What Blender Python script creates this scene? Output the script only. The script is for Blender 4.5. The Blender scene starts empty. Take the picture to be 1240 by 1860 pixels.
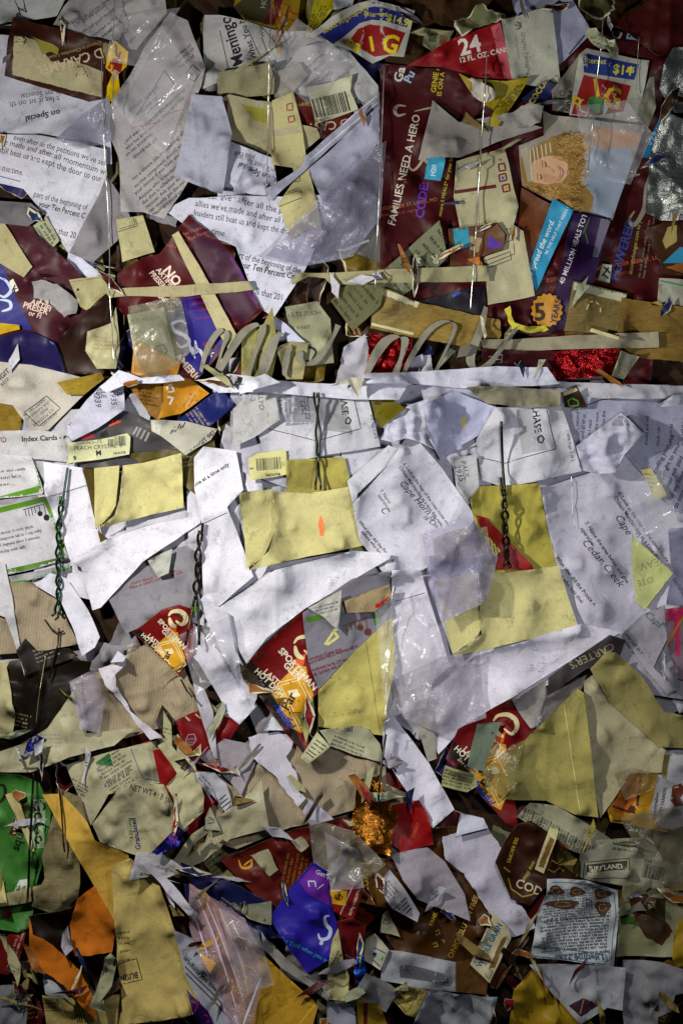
import bpy, math, random
import numpy as np
from mathutils import Vector
from mathutils.geometry import delaunay_2d_cdt
from mathutils.bvhtree import BVHTree
R = math.radians
scn = bpy.context.scene
# ------------------------------------------------------------------ camera
PX = 0.0008            # metres on the face of the bale per photo pixel
CAM_D = 4.0
cd = bpy.data.cameras.new("camera"); cam = bpy.data.objects.new("camera", cd)
scn.collection.objects.link(cam); scn.camera = cam
cam.location = (0, -CAM_D, 0); cam.rotation_euler = (R(90), 0, 0)
cd.sensor_fit = 'VERTICAL'; cd.sensor_height = 36.0
cd.lens = 36.0 * (CAM_D - .012) / (1860 * PX); cd.clip_end = 50; cd.clip_start = .05
# ------------------------------------------------------------------ world and lamps
w = bpy.data.worlds.new("World"); scn.world = w; w.use_nodes = True
w.node_tree.nodes['Background'].inputs[0].default_value = (0.62, 0.68, 0.72, 1)
w.node_tree.nodes['Background'].inputs[1].default_value = 0.03
def lamp(name, loc, aim, size, power, col, spread=180):
    ld = bpy.data.lights.new(name, 'AREA'); ld.shape = 'DISK'; ld.size = size; ld.energy = power; ld.spread = R(spread); ld.color = col
    o = bpy.data.objects.new(name, ld); scn.collection.objects.link(o); o.location = loc
    o.rotation_euler = (Vector(aim) - Vector(loc)).to_track_quat('-Z', 'Y').to_euler()
    return o
lamp("key_lamp", (-.64, -.84, .26), (.14, 0, -.12), .05, 11.0, (1.0, .955, .84), 150)
lamp("soft_lamp", (.30, -1.0, -.02), (.06, 0, -.03), .16, 3.9, (.97, .975, 1.0), 170)
scn.view_settings.view_transform = 'Standard'; scn.view_settings.look = 'None'
scn.view_settings.exposure = 0.0; scn.view_settings.gamma = 1.0; scn.view_settings.use_curve_mapping = False
try: scn.cycles.max_bounces = 5; scn.cycles.transparent_max_bounces = 12
except Exception: pass
# ------------------------------------------------------------------ materials
def lin(h):
    h = h.lstrip('#'); h = ''.join(q * 2 for q in h) if len(h) == 3 else h; c = [int(h[i:i+2], 16) / 255 for i in (0, 2, 4)]
    return [x / 12.92 if x <= .04045 else ((x + .055) / 1.055) ** 2.4 for x in c]
MATS = {}
def mat(col, kind='paper'):
    key = (col, kind)
    if key in MATS: return MATS[key]
    m = bpy.data.materials.new(kind + '_' + col.strip('#')); m.use_nodes = True; MATS[key] = m
    nt = m.node_tree; N = nt.nodes; L = nt.links; b = N['Principled BSDF']; out = N['Material Output']
    c = lin(col)
    tc = N.new('ShaderNodeTexCoord')
    def noise(scale, detail=4, rough=.6, dist=0):
        n = N.new('ShaderNodeTexNoise'); n.inputs['Scale'].default_value = scale; n.inputs['Detail'].default_value = detail
        n.inputs['Roughness'].default_value = rough; n.inputs['Distortion'].default_value = dist
        L.new(tc.outputs['Object'], n.inputs['Vector']); return n
    def mr(src, a, b_, c_, d):
        n = N.new('ShaderNodeMapRange'); n.inputs[1].default_value = a; n.inputs[2].default_value = b_
        n.inputs[3].default_value = c_; n.inputs[4].default_value = d; L.new(src, n.inputs[0]); return n.outputs[0]
    def math_(op, x, y):
        n = N.new('ShaderNodeMath'); n.operation = op
        for i, v in enumerate((x, y)):
            if isinstance(v, (int, float)): n.inputs[i].default_value = v
            else: L.new(v, n.inputs[i])
        return n.outputs[0]
    g = noise(1400, 2, .8); bl = noise(26, 5, .65, .4); ds = noise(75, 6, .75, .2)
    if kind in ('ink',):
        f = mr(g.outputs[0], .3, .7, .75, 1.35)
    else:
        ga = .42 if kind in ('paper', 'lined', 'kraft', 'card') else .34
        f = math_('MULTIPLY', mr(g.outputs[0], .25, .75, 1 - ga, 1 + ga), mr(bl.outputs[0], .3, .7, .86, 1.10))
        # scuffs and dirt with a shape of their own
        f = math_('MULTIPLY', f, mr(ds.outputs[0], .56, .72, 1.0, .55))
    if kind == 'lined':
        wv = N.new('ShaderNodeTexWave'); wv.inputs['Scale'].default_value = 75; wv.inputs['Distortion'].default_value = 1.2
        wv.inputs['Detail'].default_value = 2
        mp = N.new('ShaderNodeMapping'); mp.inputs['Rotation'].default_value = (0, R(-6), 0)
        L.new(tc.outputs['Object'], mp.inputs[0]); L.new(mp.outputs[0], wv.inputs[0])
        f = math_('MULTIPLY', f, mr(wv.outputs['Fac'], 0, .25, .80, 1.0))
    if kind == 'kraft':
        st = noise(60, 5, .7); mp = N.new('ShaderNodeMapping'); mp.inputs['Scale'].default_value = (1, 1, 7)
        L.new(tc.outputs['Object'], mp.inputs[0]); L.new(mp.outputs[0], st.inputs['Vector'])
        f = math_('MULTIPLY', f, mr(st.outputs[0], .3, .7, .72, 1.22))
    mul = N.new('ShaderNodeVectorMath'); mul.operation = 'SCALE'; mul.inputs[0].default_value = c; L.new(f, mul.inputs['Scale'])
    L.new(mul.outputs[0], b.inputs['Base Color'])
    bp = N.new('ShaderNodeBump'); bp.inputs['Distance'].default_value = .0006
    rough = dict(paper=.85, lined=.85, kraft=.8, card=.75, gloss=.46, foil=.34, film=.12, ink=.55, metal=.3, redfoil=.2).get(kind, .7)
    b.inputs['Roughness'].default_value = rough
    bn = noise({'foil': 70, 'redfoil': 60, 'film': 45}.get(kind, 260), 5, .7, .5)
    L.new(bn.outputs[0], bp.inputs['Height']); L.new(bp.outputs[0], b.inputs['Normal'])
    if kind in ('paper', 'kraft', 'lined', 'card', 'gloss'):
        big, amt = {'paper': (16, .0019), 'kraft': (20, .0026), 'lined': (14, .0022), 'card': (14, .0009), 'gloss': (18, .0010)}[kind]
        vo = N.new('ShaderNodeTexVoronoi'); vo.feature = 'DISTANCE_TO_EDGE'; vo.inputs['Scale'].default_value = big
        wn = noise(9, 3, .6); av = N.new('ShaderNodeVectorMath'); av.operation = 'MULTIPLY_ADD'; av.inputs[1].default_value = (.10, .10, .10)
        L.new(wn.outputs[1], av.inputs[0]); L.new(tc.outputs['Object'], av.inputs[2]); L.new(av.outputs[0], vo.inputs['Vector'])
        n2 = N.new('ShaderNodeTexNoise'); n2.noise_type = 'RIDGED_MULTIFRACTAL'; n2.inputs['Scale'].default_value = big * 1.3; n2.inputs['Detail'].default_value = 3
        L.new(tc.outputs['Object'], n2.inputs['Vector'])
        hsum = math_('ADD', mr(vo.outputs['Distance'], 0, .35, 0, 1), math_('MULTIPLY', n2.outputs[0], .35))
        b2 = N.new('ShaderNodeBump'); b2.inputs['Distance'].default_value = amt; b2.inputs['Strength'].default_value = .8
        L.new(hsum, b2.inputs['Height']); L.new(b2.outputs[0], bp.inputs['Normal'])
    bp.inputs['Strength'].default_value = {'paper': .45, 'lined': .5, 'kraft': .6, 'card': .35, 'gloss': .22, 'foil': 1.0, 'redfoil': 1.0, 'film': .9, 'ink': .2}.get(kind, .3)
    if kind in ('foil', 'redfoil'): bp.inputs['Distance'].default_value = .004
    if kind in ('foil', 'redfoil', 'metal'): b.inputs['Metallic'].default_value = .85
    b.inputs['Specular IOR Level'].default_value = {'gloss': .16, 'ink': .2, 'film': .5, 'clear': .5, 'foil': .5, 'redfoil': .5, 'metal': .5}.get(kind, .12)
    if kind == 'film':
        bp.inputs['Distance'].default_value = .003
        tr = N.new('ShaderNodeBsdfTransparent'); tr.inputs[0].default_value = (.93, .93, .95, 1)
        mx = N.new('ShaderNodeMixShader'); L.new(mr(bl.outputs[0], .3, .7, .14, .38), mx.inputs[0])
        L.new(tr.outputs[0], mx.inputs[1]); L.new(b.outputs[0], mx.inputs[2]); L.new(mx.outputs[0], out.inputs[0])
    if kind == 'clear':
        b.inputs['Roughness'].default_value = .1
        tr = N.new('ShaderNodeBsdfTransparent')
        mx = N.new('ShaderNodeMixShader'); mx.inputs[0].default_value = .13
        L.new(tr.outputs[0], mx.inputs[1]); L.new(b.outputs[0], mx.inputs[2]); L.new(mx.outputs[0], out.inputs[0])
    return m
# ------------------------------------------------------------------ height field of the pile (millimetres), grid of 4 photo pixels
CELL = 4; PAD = 160
GW = (1240 + 2 * PAD) // CELL; GH = (1860 + 2 * PAD) // CELL
HM = np.zeros((GH, GW)); OWN = -np.ones((GH, GW), int)
def boxblur(a, r):
    if r < 1: return a
    for ax in (0, 1):
        p = np.pad(a, [(r + 1, r) if i == ax else (0, 0) for i in (0, 1)], mode='edge'); c = np.cumsum(p, axis=ax)
        n = a.shape[ax]
        a = (np.take(c, range(2 * r + 1, 2 * r + 1 + n), ax) - np.take(c, range(0, n), ax)) / (2 * r + 1)
    return a
def dil(a, r=1):
    for _ in range(r):
        p = np.pad(a, 1, mode='edge')
        a = np.maximum.reduce([p[i:i + a.shape[0], j:j + a.shape[1]] for i in range(3) for j in range(3)])
    return a
def inpoly(X, Y, P):
    ins = np.zeros(X.shape, bool); n = len(P)
    for i in range(n):
        x1, y1 = P[i]; x2, y2 = P[(i + 1) % n]
        if y1 == y2: continue
        c = ((y1 > Y) != (y2 > Y)) & (X < (x2 - x1) * (Y - y1) / (y2 - y1) + x1)
        ins ^= c
    return ins
class Crumple:
    """piecewise folded paper relief in mm, never below 0"""
    def __init__(s, rnd, amp, P, curl, folds):
        xs = [p[0] for p in P]; ys = [p[1] for p in P]; s.cx = sum(xs) / len(xs); s.cy = sum(ys) / len(ys)
        size = max(max(xs) - min(xs), max(ys) - min(ys)); s.w = []; s.r = []; s.g = []
        for i in range(4):
            a = rnd.uniform(0, math.pi); per = rnd.uniform(.28, .8) * size * (1 if i < 2 else .45)
            s.w.append((math.cos(a), math.sin(a), max(per, 22), rnd.random(), amp * (1 if i < 2 else .45), rnd.uniform(.1, .4), rnd.random() * 6))
        for i in range(2 + int(amp * 1.2)):
            a = rnd.uniform(0, math.pi); s.r.append((rnd.uniform(min(xs), max(xs)), rnd.uniform(min(ys), max(ys)), a, rnd.uniform(3, 8), rnd.uniform(.2, .55) * (amp + .5), rnd.uniform(.15, .5) * size))
        for i in range(int(4 + amp * 7)):
            a = rnd.uniform(0, math.pi); s.r.append((rnd.uniform(min(xs), max(xs)), rnd.uniform(min(ys), max(ys)), a, rnd.uniform(2.0, 3.6), rnd.choice((-1, 1)) * rnd.uniform(.22, .5) * (amp * .5 + .5), rnd.uniform(.06, .22) * size))
        for f in folds: # (x, y, angle deg, height mm): a long fold
            s.r.append((f[0], f[1], R(-f[2]), f[4] if len(f) > 4 else 10, f[3], 900))
        for k in range(curl[0] + (1 if curl[0] else 0)):
            p = P[rnd.randrange(len(P))]; s.g.append((p[0], p[1], rnd.uniform(.08, .22) * size, rnd.uniform(.6, 1) * curl[1] * 1.5))
        for c in curl[2:]: s.g.append(c)
    def __call__(s, X, Y):
        h = np.zeros_like(X, dtype=float)
        for (c, d, per, ph, a, wv, wp) in s.w:
            t = ((X * c + Y * d) / per + ph + wv * .3 * np.sin((-X * d + Y * c) / per * 2 + wp)) % 1.0
            h += a * np.abs(t * 2 - 1)
        for (x, y, a, wd, am, ln) in s.r:
            dx = X - x; dy = Y - y; u = dx * math.cos(a) + dy * math.sin(a); v = -dx * math.sin(a) + dy * math.cos(a)
            h += am * np.exp(-np.abs(v) / wd) * np.exp(-(u / ln) ** 2)
        for (x, y, r, am) in s.g:
            h += am * np.exp(-((X - x) ** 2 + (Y - y) ** 2) / (r * r))
        return np.maximum(h, 0)
def gx(x): return (x + PAD) / CELL
def ext(P, m=80):
    o = []
    for x, y in P:
        if x <= 0: x -= m
        if x >= 1240: x += m
        if y <= 0: y -= m
        if y >= 1860: y += m
        o.append((float(x), float(y)))
    return o
def pts(s): return [tuple(float(v) for v in q.split(',')) for q in s.split()] if isinstance(s, str) else list(s)
SHEETS = []
class Sheet: pass
def S(name, cat, label, poly, col, kind='paper', amp=1.2, curl=(1, 4), tear=0, folds=(), stiff=5, lift=0, tilt=None, th=None, back=None, parts=(), group=None, filler=False, rnd_edge=.5):
    s = Sheet(); k = len(SHEETS); rnd = random.Random(k * 7 + 3); s.id = k
    P = ext(pts(poly))
    A = sum(P[i][0] * P[(i + 1) % len(P)][1] - P[(i + 1) % len(P)][0] * P[i][1] for i in range(len(P)))
    if A < 0: P = P[::-1]
    # edges: small irregularities, or a torn outline
    step = 7 if tear else 16; Q = []
    n = len(P)
    for i in range(n):
        x1, y1 = P[i]; x2, y2 = P[(i + 1) % n]; L_ = math.hypot(x2 - x1, y2 - y1); m = max(1, int(L_ / step))
        if L_ < 1e-6: continue
        nx, ny = -(y2 - y1) / L_, (x2 - x1) / L_; wob = 0
        for j in range(m):
            t = j / m; a = (tear * rnd.uniform(-1, 1)) if tear else rnd.uniform(-rnd_edge, rnd_edge)
            wob = wob * .5 + a
            if j == 0: wob = 0
            Q.append((x1 + (x2 - x1) * t + nx * wob, y1 + (y2 - y1) * t + ny * wob))
    s.P = Q
    if not filler and kind == 'paper': amp = amp * 1.35
    if not filler: lift = lift + rnd.uniform(0, 2.6)
    cr = Crumple(rnd, amp, P, curl, folds)
    xs = [p[0] for p in Q]; ys = [p[1] for p in Q]
    i0 = max(0, int(gx(min(xs))) - 3); i1 = min(GW, int(gx(max(xs))) + 5); j0 = max(0, int(gx(min(ys))) - 3); j1 = min(GH, int(gx(max(ys))) + 5)
    sub = HM[j0:j1, i0:i1]; X, Y = np.meshgrid(np.arange(i0, i1) * CELL - PAD, np.arange(j0, j1) * CELL - PAD)
    ins = inpoly(X, Y, Q)
    lo = np.where(dil(ins.astype(float), 2) > 0, sub, -1)
    base = dil(np.where(lo < 0, (sub[ins].mean() if ins.any() else 0), sub), 1)
    gap = .9
    floor = base + gap; h = boxblur(boxblur(floor, stiff), stiff) + .3
    for r_ in (stiff, 3, 2, 1):
        h = np.maximum(h, floor); h = boxblur(h, r_)
    h = np.maximum(h, floor - .35) + lift
    crv = cr(X.astype(float), Y.astype(float))
    off = 0
    if tilt: # (angle deg, mm across the sheet)
        a = R(tilt[0]); u = X * math.cos(a) - Y * math.sin(a)
        U = [p[0] * math.cos(a) - p[1] * math.sin(a) for p in Q]; h = h + np.clip((u - min(U)) / (max(U) - min(U)), 0, 1) * tilt[1]
    s.h = h; s.cr = cr; s.i0 = i0; s.j0 = j0
    s.th = th if th else (.35 if kind in ('paper', 'lined', 'film', 'foil', 'redfoil', 'clear') else .9)
    tot = h + crv
    HM[j0:j1, i0:i1] = np.where(ins, tot + (.2 if kind != 'clear' else .1), sub)
    if kind not in ('film', 'clear'): OWN[j0:j1, i0:i1] = np.where(ins, k, OWN[j0:j1, i0:i1])
    s.name = name; s.cat = cat; parts_ = label.split('|'); s.ref = parts_[0].strip(); s.label = ' '.join(p.strip() for p in parts_)
    s.col = col; s.kind = kind; s.back = back; s.group = group; s.filler = filler; s.prints = []; s.tear = tear; s.solid_t = None
    s.cx = sum(xs) / len(xs); s.cy = sum(ys) / len(ys); s.rnd = rnd
    SHEETS.append(s); return s
def height(s, X, Y):
    X = np.asarray(X, float); Y = np.asarray(Y, float)
    u = (X + PAD) / CELL - s.i0; v = (Y + PAD) / CELL - s.j0; H, W_ = s.h.shape
    u = np.clip(u, 0, W_ - 1.001); v = np.clip(v, 0, H - 1.001); a = u.astype(int); b = v.astype(int); fu = u - a; fv = v - b
    g = s.h
    return g[b, a] * (1 - fu) * (1 - fv) + g[b, a + 1] * fu * (1 - fv) + g[b + 1, a] * (1 - fu) * fv + g[b + 1, a + 1] * fu * fv + s.cr(X, Y)
def wpos(x, y, h): return ((x - 620) * PX, -h * .001, (930 - y) * PX)
def cdt(Q, grid):
    xs = [p[0] for p in Q]; ys = [p[1] for p in Q]; n = len(Q)
    gxs = np.arange(min(xs) + grid * .5, max(xs), grid); gys = np.arange(min(ys) + grid * .5, max(ys), grid)
    V = [Vector(p) for p in Q]
    if len(gxs) and len(gys):
        X, Y = np.meshgrid(gxs, gys); X = X + (np.arange(X.shape[0])[:, None] % 2) * grid * .5
        ins = inpoly(X, Y, Q)
        qa = np.array(Q); keep = []
        d = np.min((X[ins][:, None] - qa[None, :, 0]) ** 2 + (Y[ins][:, None] - qa[None, :, 1]) ** 2, axis=1) if ins.any() else np.array([])
        for x, y, dd in zip(X[ins], Y[ins], d):
            if dd > (grid * .45) ** 2: V.append(Vector((float(x), float(y))))
    E = [(i, (i + 1) % n) for i in range(n)]
    v, e, f, *_ = delaunay_2d_cdt(V, E, [list(range(n))], 1, 1e-4)
    return [(p.x, p.y) for p in v], [tuple(q) for q in f]
def new_obj(name, verts, faces, mats, fm=None, smooth=None, parent=None, loc=None):
    me = bpy.data.meshes.new(name); me.from_pydata(verts, [], faces)
    for m in mats: me.materials.append(m)
    if fm is not None: me.polygons.foreach_set('material_index', fm)
    if smooth is not None: me.polygons.foreach_set('use_smooth', smooth)
    me.update(); o = bpy.data.objects.new(name, me); scn.collection.objects.link(o)
    if parent: o.parent = parent
    if loc: o.location = loc
    return o
def build_sheet(s, grid=4.6):
    V, F = cdt(s.P, grid)
    xa = np.array([p[0] for p in V]); ya = np.array([p[1] for p in V]); h = height(s, xa, ya); s.top_h = h
    lx, ly, lz = wpos(s.cx, s.cy, float(h.mean())); s.loc = (lx, ly, lz); n = len(V)
    up = [(p[0], -p[1]) for p in V]
    verts = []; faces = []; fm = []; sm = []
    def w(i, dh):
        x, y, z = wpos(V[i][0], V[i][1], h[i] + dh); return (x - lx, y - ly, z - lz)
    verts += [w(i, 0) for i in range(n)]; verts += [w(i, -s.th) for i in range(n)]
    cnt = {}
    tri = []
    for f in F:
        f = list(f)
        a = sum(V[f[i]][0] * V[f[(i + 1) % len(f)]][1] - V[f[(i + 1) % len(f)]][0] * V[f[i]][1] for i in range(len(f)))
        if a > 0: f = f[::-1]     # y points down in the photo: make the front face the camera
        tri.append(f)
    for f in tri:
        faces.append(tuple(f)); fm.append(0); sm.append(True)
        faces.append(tuple(i + n for i in f[::-1])); fm.append(1); sm.append(True)
        for i in range(len(f)):
            e = (f[i], f[(i + 1) % len(f)]); cnt[e] = cnt.get(e, 0) + 1
    for (a, b) in list(cnt):
        if (b, a) not in cnt:
            k = len(verts); verts += [verts[a], verts[a + n], verts[b + n], verts[b]]
            faces.append((k, k + 1, k + 2, k + 3)); fm.append(1); sm.append(False)
    back = s.back or ('#8f8a72' if s.kind == 'gloss' else s.col)
    mb = mat(back, 'card' if s.kind == 'gloss' else s.kind)
    o = new_obj(s.name, verts, faces, [mat(s.col, s.kind), mb], fm, sm, loc=s.loc)
    o['label'] = s.label; o['category'] = s.cat
    if s.group: o['group'] = s.group
    s.obj = o
    s.bvh = BVHTree.FromPolygons([Vector((V[i][0], V[i][1], h[i])) for i in range(n)], tri)
    s.lv = 0
    return o
def project(s, name, P2, F, m, off, label=None, parent=None):
    """lay flat artwork (photo coordinates) on the relief of the sheet; whatever falls off the sheet is cut"""
    P2 = list(P2); out = []; st = []; mid = {}
    for f in F:
        if len(f) > 3 and max(math.dist(P2[f[i]], P2[f[i - 1]]) for i in range(len(f))) > 7: st += [(f[0], f[i], f[i + 1]) for i in range(1, len(f) - 1)]
        elif len(f) > 3: out.append(f)
        else: st.append(tuple(f))
    while st:
        f = st.pop(); L_ = [math.dist(P2[f[i]], P2[f[(i + 1) % 3]]) for i in range(3)]; k = L_.index(max(L_))
        if L_[k] <= 5.5: out.append(f); continue
        a, b, c = f[k], f[(k + 1) % 3], f[(k + 2) % 3]; key = (min(a, b), max(a, b))
        if key not in mid: mid[key] = len(P2); P2.append(((P2[a][0] + P2[b][0]) / 2, (P2[a][1] + P2[b][1]) / 2))
        m_ = mid[key]; st += [(a, m_, c), (m_, b, c)]
    F = out
    idx = {}; verts = []
    lx, ly, lz = s.loc
    for i, (x, y) in enumerate(P2):
        hit = s.bvh.ray_cast(Vector((x, y, 500)), Vector((0, 0, -1)))
        if hit[0] is None: continue
        idx[i] = len(verts); a, b, c = wpos(x, y, hit[0].z + off); verts.append((a - lx, b - ly, c - lz))
    faces = []
    for f in F:
        if all(i in idx for i in f):
            f = list(f); a = sum(P2[f[i]][0] * P2[f[(i + 1) % len(f)]][1] - P2[f[(i + 1) % len(f)]][0] * P2[f[i]][1] for i in range(len(f)))
            if abs(a) < 1e-7: continue
            if a > 0: f = f[::-1]
            faces.append(tuple(idx[i] for i in f))
    if not faces: return None
    o = new_obj(name, verts, faces, [m], None, [True] * len(faces), parent=parent or s.obj)
    if label: o['label'] = label
    return o
# ---- artwork: recorded on the sheet, built at the end
INK = '#1a1a20'
def T(s, txt, x, y, size, ang=0, col=INK, xs=1.0, bold=0, flip=False, shear=0, ys=1.0, lh=1.1, name='printed_text'):
    s.prints.append(('T', name, txt, x, y, size, ang, col, xs, bold, flip, shear, ys, lh))
def TX(s, txt, x, y, x2, y2, size, col=INK, bold=0, flip=False, shear=0, name='printed_text'):
    """text whose baseline runs from one point to another, squeezed to fit"""
    s.prints.append(('X', name, txt, x, y, x2, y2, size, col, bold, flip, shear))
def P(s, poly, col, kind='ink', name='printed_panel', label=None, grid=6, jag=0):
    s.prints.append(('P', name, pts(poly), col, kind, label, grid, jag))
def K(s, lines, wd, col=INK, name='printed_line', kind='ink', taper=False):
    if isinstance(lines, str): lines = [lines]
    s.prints.append(('K', name, [pts(l) for l in lines], wd, col, kind, taper))
def LN(s, x, y, wd, n, sp, ang, size, col=INK, name='printed_text', ragged=.25, dens=1.0):
    s.prints.append(('L', name, x, y, wd, n, sp, ang, size, col, ragged, dens))
def BC(s, x, y, wd, ht, ang=0, col=INK):
    s.prints.append(('B', 'barcode', x, y, wd, ht, ang, col))
def RIM(s, col='#b8b39c', wd=4):
    s.prints.append(('R', 'torn_edge', col, wd))
def text_mesh(txt, bold, shear):
    cu = bpy.data.curves.new('t', 'FONT'); cu.body = txt; cu.size = 1; cu.resolution_u = 2; cu.offset = bold if bold >= .1 else min(bold, .028); cu.shear = shear; cu.space_line = 1.0
    ob = bpy.data.objects.new('t', cu); me = ob.to_mesh()
    V = [(v.co.x, v.co.y) for v in me.vertices]; F = [tuple(p.vertices) for p in me.polygons]
    ob.to_mesh_clear(); bpy.data.objects.remove(ob); bpy.data.curves.remove(cu)
    return V, F
def smooth(ln):
    out = []
    for i in range(len(ln) - 1):
        p0 = ln[max(0, i - 1)]; p1 = ln[i]; p2 = ln[i + 1]; p3 = ln[min(len(ln) - 1, i + 2)]
        for t in (0, .25, .5, .75):
            out.append(tuple(.5 * ((2 * p1[k]) + (-p0[k] + p2[k]) * t + (2 * p0[k] - 5 * p1[k] + 4 * p2[k] - p3[k]) * t * t + (-p0[k] + 3 * p1[k] - 3 * p2[k] + p3[k]) * t ** 3) for k in (0, 1)))
    return out + [ln[-1]]
def strip(line, wd, taper=False):
    if taper and len(line) > 2: line = smooth(line)
    V = []; F = []; n = len(line)
    # resample
    L = [line[0]]
    for a, b in zip(line, line[1:]):
        m = max(1, int(math.hypot(b[0] - a[0], b[1] - a[1]) / 4))
        for j in range(1, m + 1): L.append((a[0] + (b[0] - a[0]) * j / m, a[1] + (b[1] - a[1]) * j / m))
    n = len(L)
    for i in range(n):
        a = L[max(0, i - 1)]; b = L[min(n - 1, i + 1)]; d = math.hypot(b[0] - a[0], b[1] - a[1]) or 1
        nx, ny = -(b[1] - a[1]) / d, (b[0] - a[0]) / d; w_ = wd * .5
        if taper: w_ *= .25 + .75 * math.sin(math.pi * min(1, max(0, (i + .3) / n)))
        V += [(L[i][0] + nx * w_, L[i][1] + ny * w_), (L[i][0] - nx * w_, L[i][1] - ny * w_)]
    for i in range(n - 1): F.append((2 * i, 2 * i + 1, 2 * i + 3, 2 * i + 2))
    return V, F
def build_prints(s):
    lv = 0; s.prints.sort(key=lambda q: q[0] != 'P')
    for p in s.prints:
        lv += 1; off = .12 + .028 * min(lv, 16); rnd = random.Random(s.id * 31 + lv)
        k, name = p[0], p[1]
        if k in 'TX':
            if k == 'T': _, _, txt, x, y, size, ang, col, xs_, bold, flip, shear, ys_, lh = p
            else:
                _, _, txt, x, y, x2, y2, size, col, bold, flip, shear = p; ang = math.degrees(math.atan2(-(y2 - y), x2 - x)); ys_ = 1; lh = 1
            V, F = text_mesh(txt, bold, shear)
            if not V: continue
            if k == 'X':
                wmax = max(v[0] for v in V) or 1; xs_ = math.hypot(x2 - x, y2 - y) / wmax / size
            c, sn = math.cos(R(ang)), math.sin(R(ang)); Q = []
            for u, v in V:
                u *= size * xs_; v *= size * ys_ * (-1 if flip else 1)
                Q.append((x + u * c - v * sn, y - (u * sn + v * c)))
            project(s, name, Q, F, mat(col, 'ink'), off)
        elif k == 'P':
            _, _, poly, col, kind, label, grid, jag = p
            Q = []
            for i in range(len(poly)):
                a = poly[i]; b = poly[(i + 1) % len(poly)]; d = math.hypot(b[0] - a[0], b[1] - a[1]); m = max(1, int(d / (5 if jag else 7)))
                for j in range(m):
                    jj = jag if j else 0
                    Q.append((a[0] + (b[0] - a[0]) * j / m + rnd.uniform(-jj, jj), a[1] + (b[1] - a[1]) * j / m + rnd.uniform(-jj, jj)))
            V, F = cdt(Q, grid); project(s, name, V, F, mat(col, kind), off, label)
        elif k == 'K':
            _, _, lines, wd, col, kind, taper = p; V = []; F = []
            for l in lines:
                v, f = strip(l, wd, taper); b = len(V); V += v; F += [tuple(i + b for i in q) for q in f]
            project(s, name, V, F, mat(col, kind), off)
        elif k == 'L':
            _, _, x, y, wd, n, sp, ang, size, col, ragged, dens = p
            c, sn = math.cos(R(ang)), math.sin(R(ang)); V = []; F = []
            def q(u, v, a, b):
                if a < 0: u += a; a = -a
                k0 = len(V)
                for (uu, vv) in ((u, v), (u + a, v), (u + a, v + b), (u, v + b)): V.append((x + uu * c - vv * sn, y - (uu * sn + vv * c)))
                F.append((k0, k0 + 1, k0 + 2, k0 + 3))
            t = size * .13
            for i in range(n):
                u = 0; v = -i * sp; end = wd * (1 - rnd.random() * ragged)
                while u < end:
                    for _ in range(rnd.randint(2, 8)):
                        if u > end: break
                        g = rnd.random(); xh = size * .52; gw = size * .42
                        hh = size * .78 if rnd.random() < .25 else xh
                        if rnd.random() > dens: u += gw * 1.2; continue
                        q(u, v, t, hh)
                        if g < .6: q(u + gw - t, v, t, xh)
                        if g < .45 or g > .8: q(u + t, v + xh - t, gw - 2 * t, t)
                        if g < .3 or g > .6: q(u + t, v, gw - 2 * t, t)
                        if g > .65: q(u + t, v + xh * .45, gw - 2 * t, t)
                        u += gw * 1.3
                    u += size * .38
            project(s, name, V, F, mat(col, 'ink'), off)
        elif k == 'B':
            _, _, x, y, wd, ht, ang, col = p
            c, sn = math.cos(R(ang)), math.sin(R(ang)); V = []; F = []; u = 0
            while u < wd:
                a = rnd.choice((.7, .7, 1.3, 2)) * wd / 48; 
                m = max(1, int(ht / 7))
                for j in range(m):
                    k0 = len(V)
                    for (uu, vv) in ((u, ht * j / m), (u + a, ht * j / m), (u + a, ht * (j + 1) / m), (u, ht * (j + 1) / m)): V.append((x + uu * c - vv * sn, y - (uu * sn + vv * c)))
                    F.append((k0, k0 + 1, k0 + 2, k0 + 3))
                u += a + rnd.choice((.7, .9, 1.6)) * wd / 48
            project(s, name, V, F, mat(col, 'ink'), off)
        elif k == 'R':
            _, _, col, wd = p; V = []; F = []; Q = s.P; n = len(Q); run = 0
            for i in range(n):
                run = max(0, min(1, run + rnd.uniform(-.5, .5)))
                x, y = Q[i]; a = Q[i - 1]; b = Q[(i + 1) % n]; d = math.hypot(b[0] - a[0], b[1] - a[1]) or 1
                nx, ny = -(b[1] - a[1]) / d, (b[0] - a[0]) / d
                V += [(x + nx * .3, y + ny * .3), (x + nx * (.5 + wd * run), y + ny * (.5 + wd * run))]
            for i in range(n): j = (i + 1) % n; F.append((2 * i, 2 * j, 2 * j + 1, 2 * i + 1))
            project(s, name, V, F, mat(col, 'card'), off)
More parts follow.
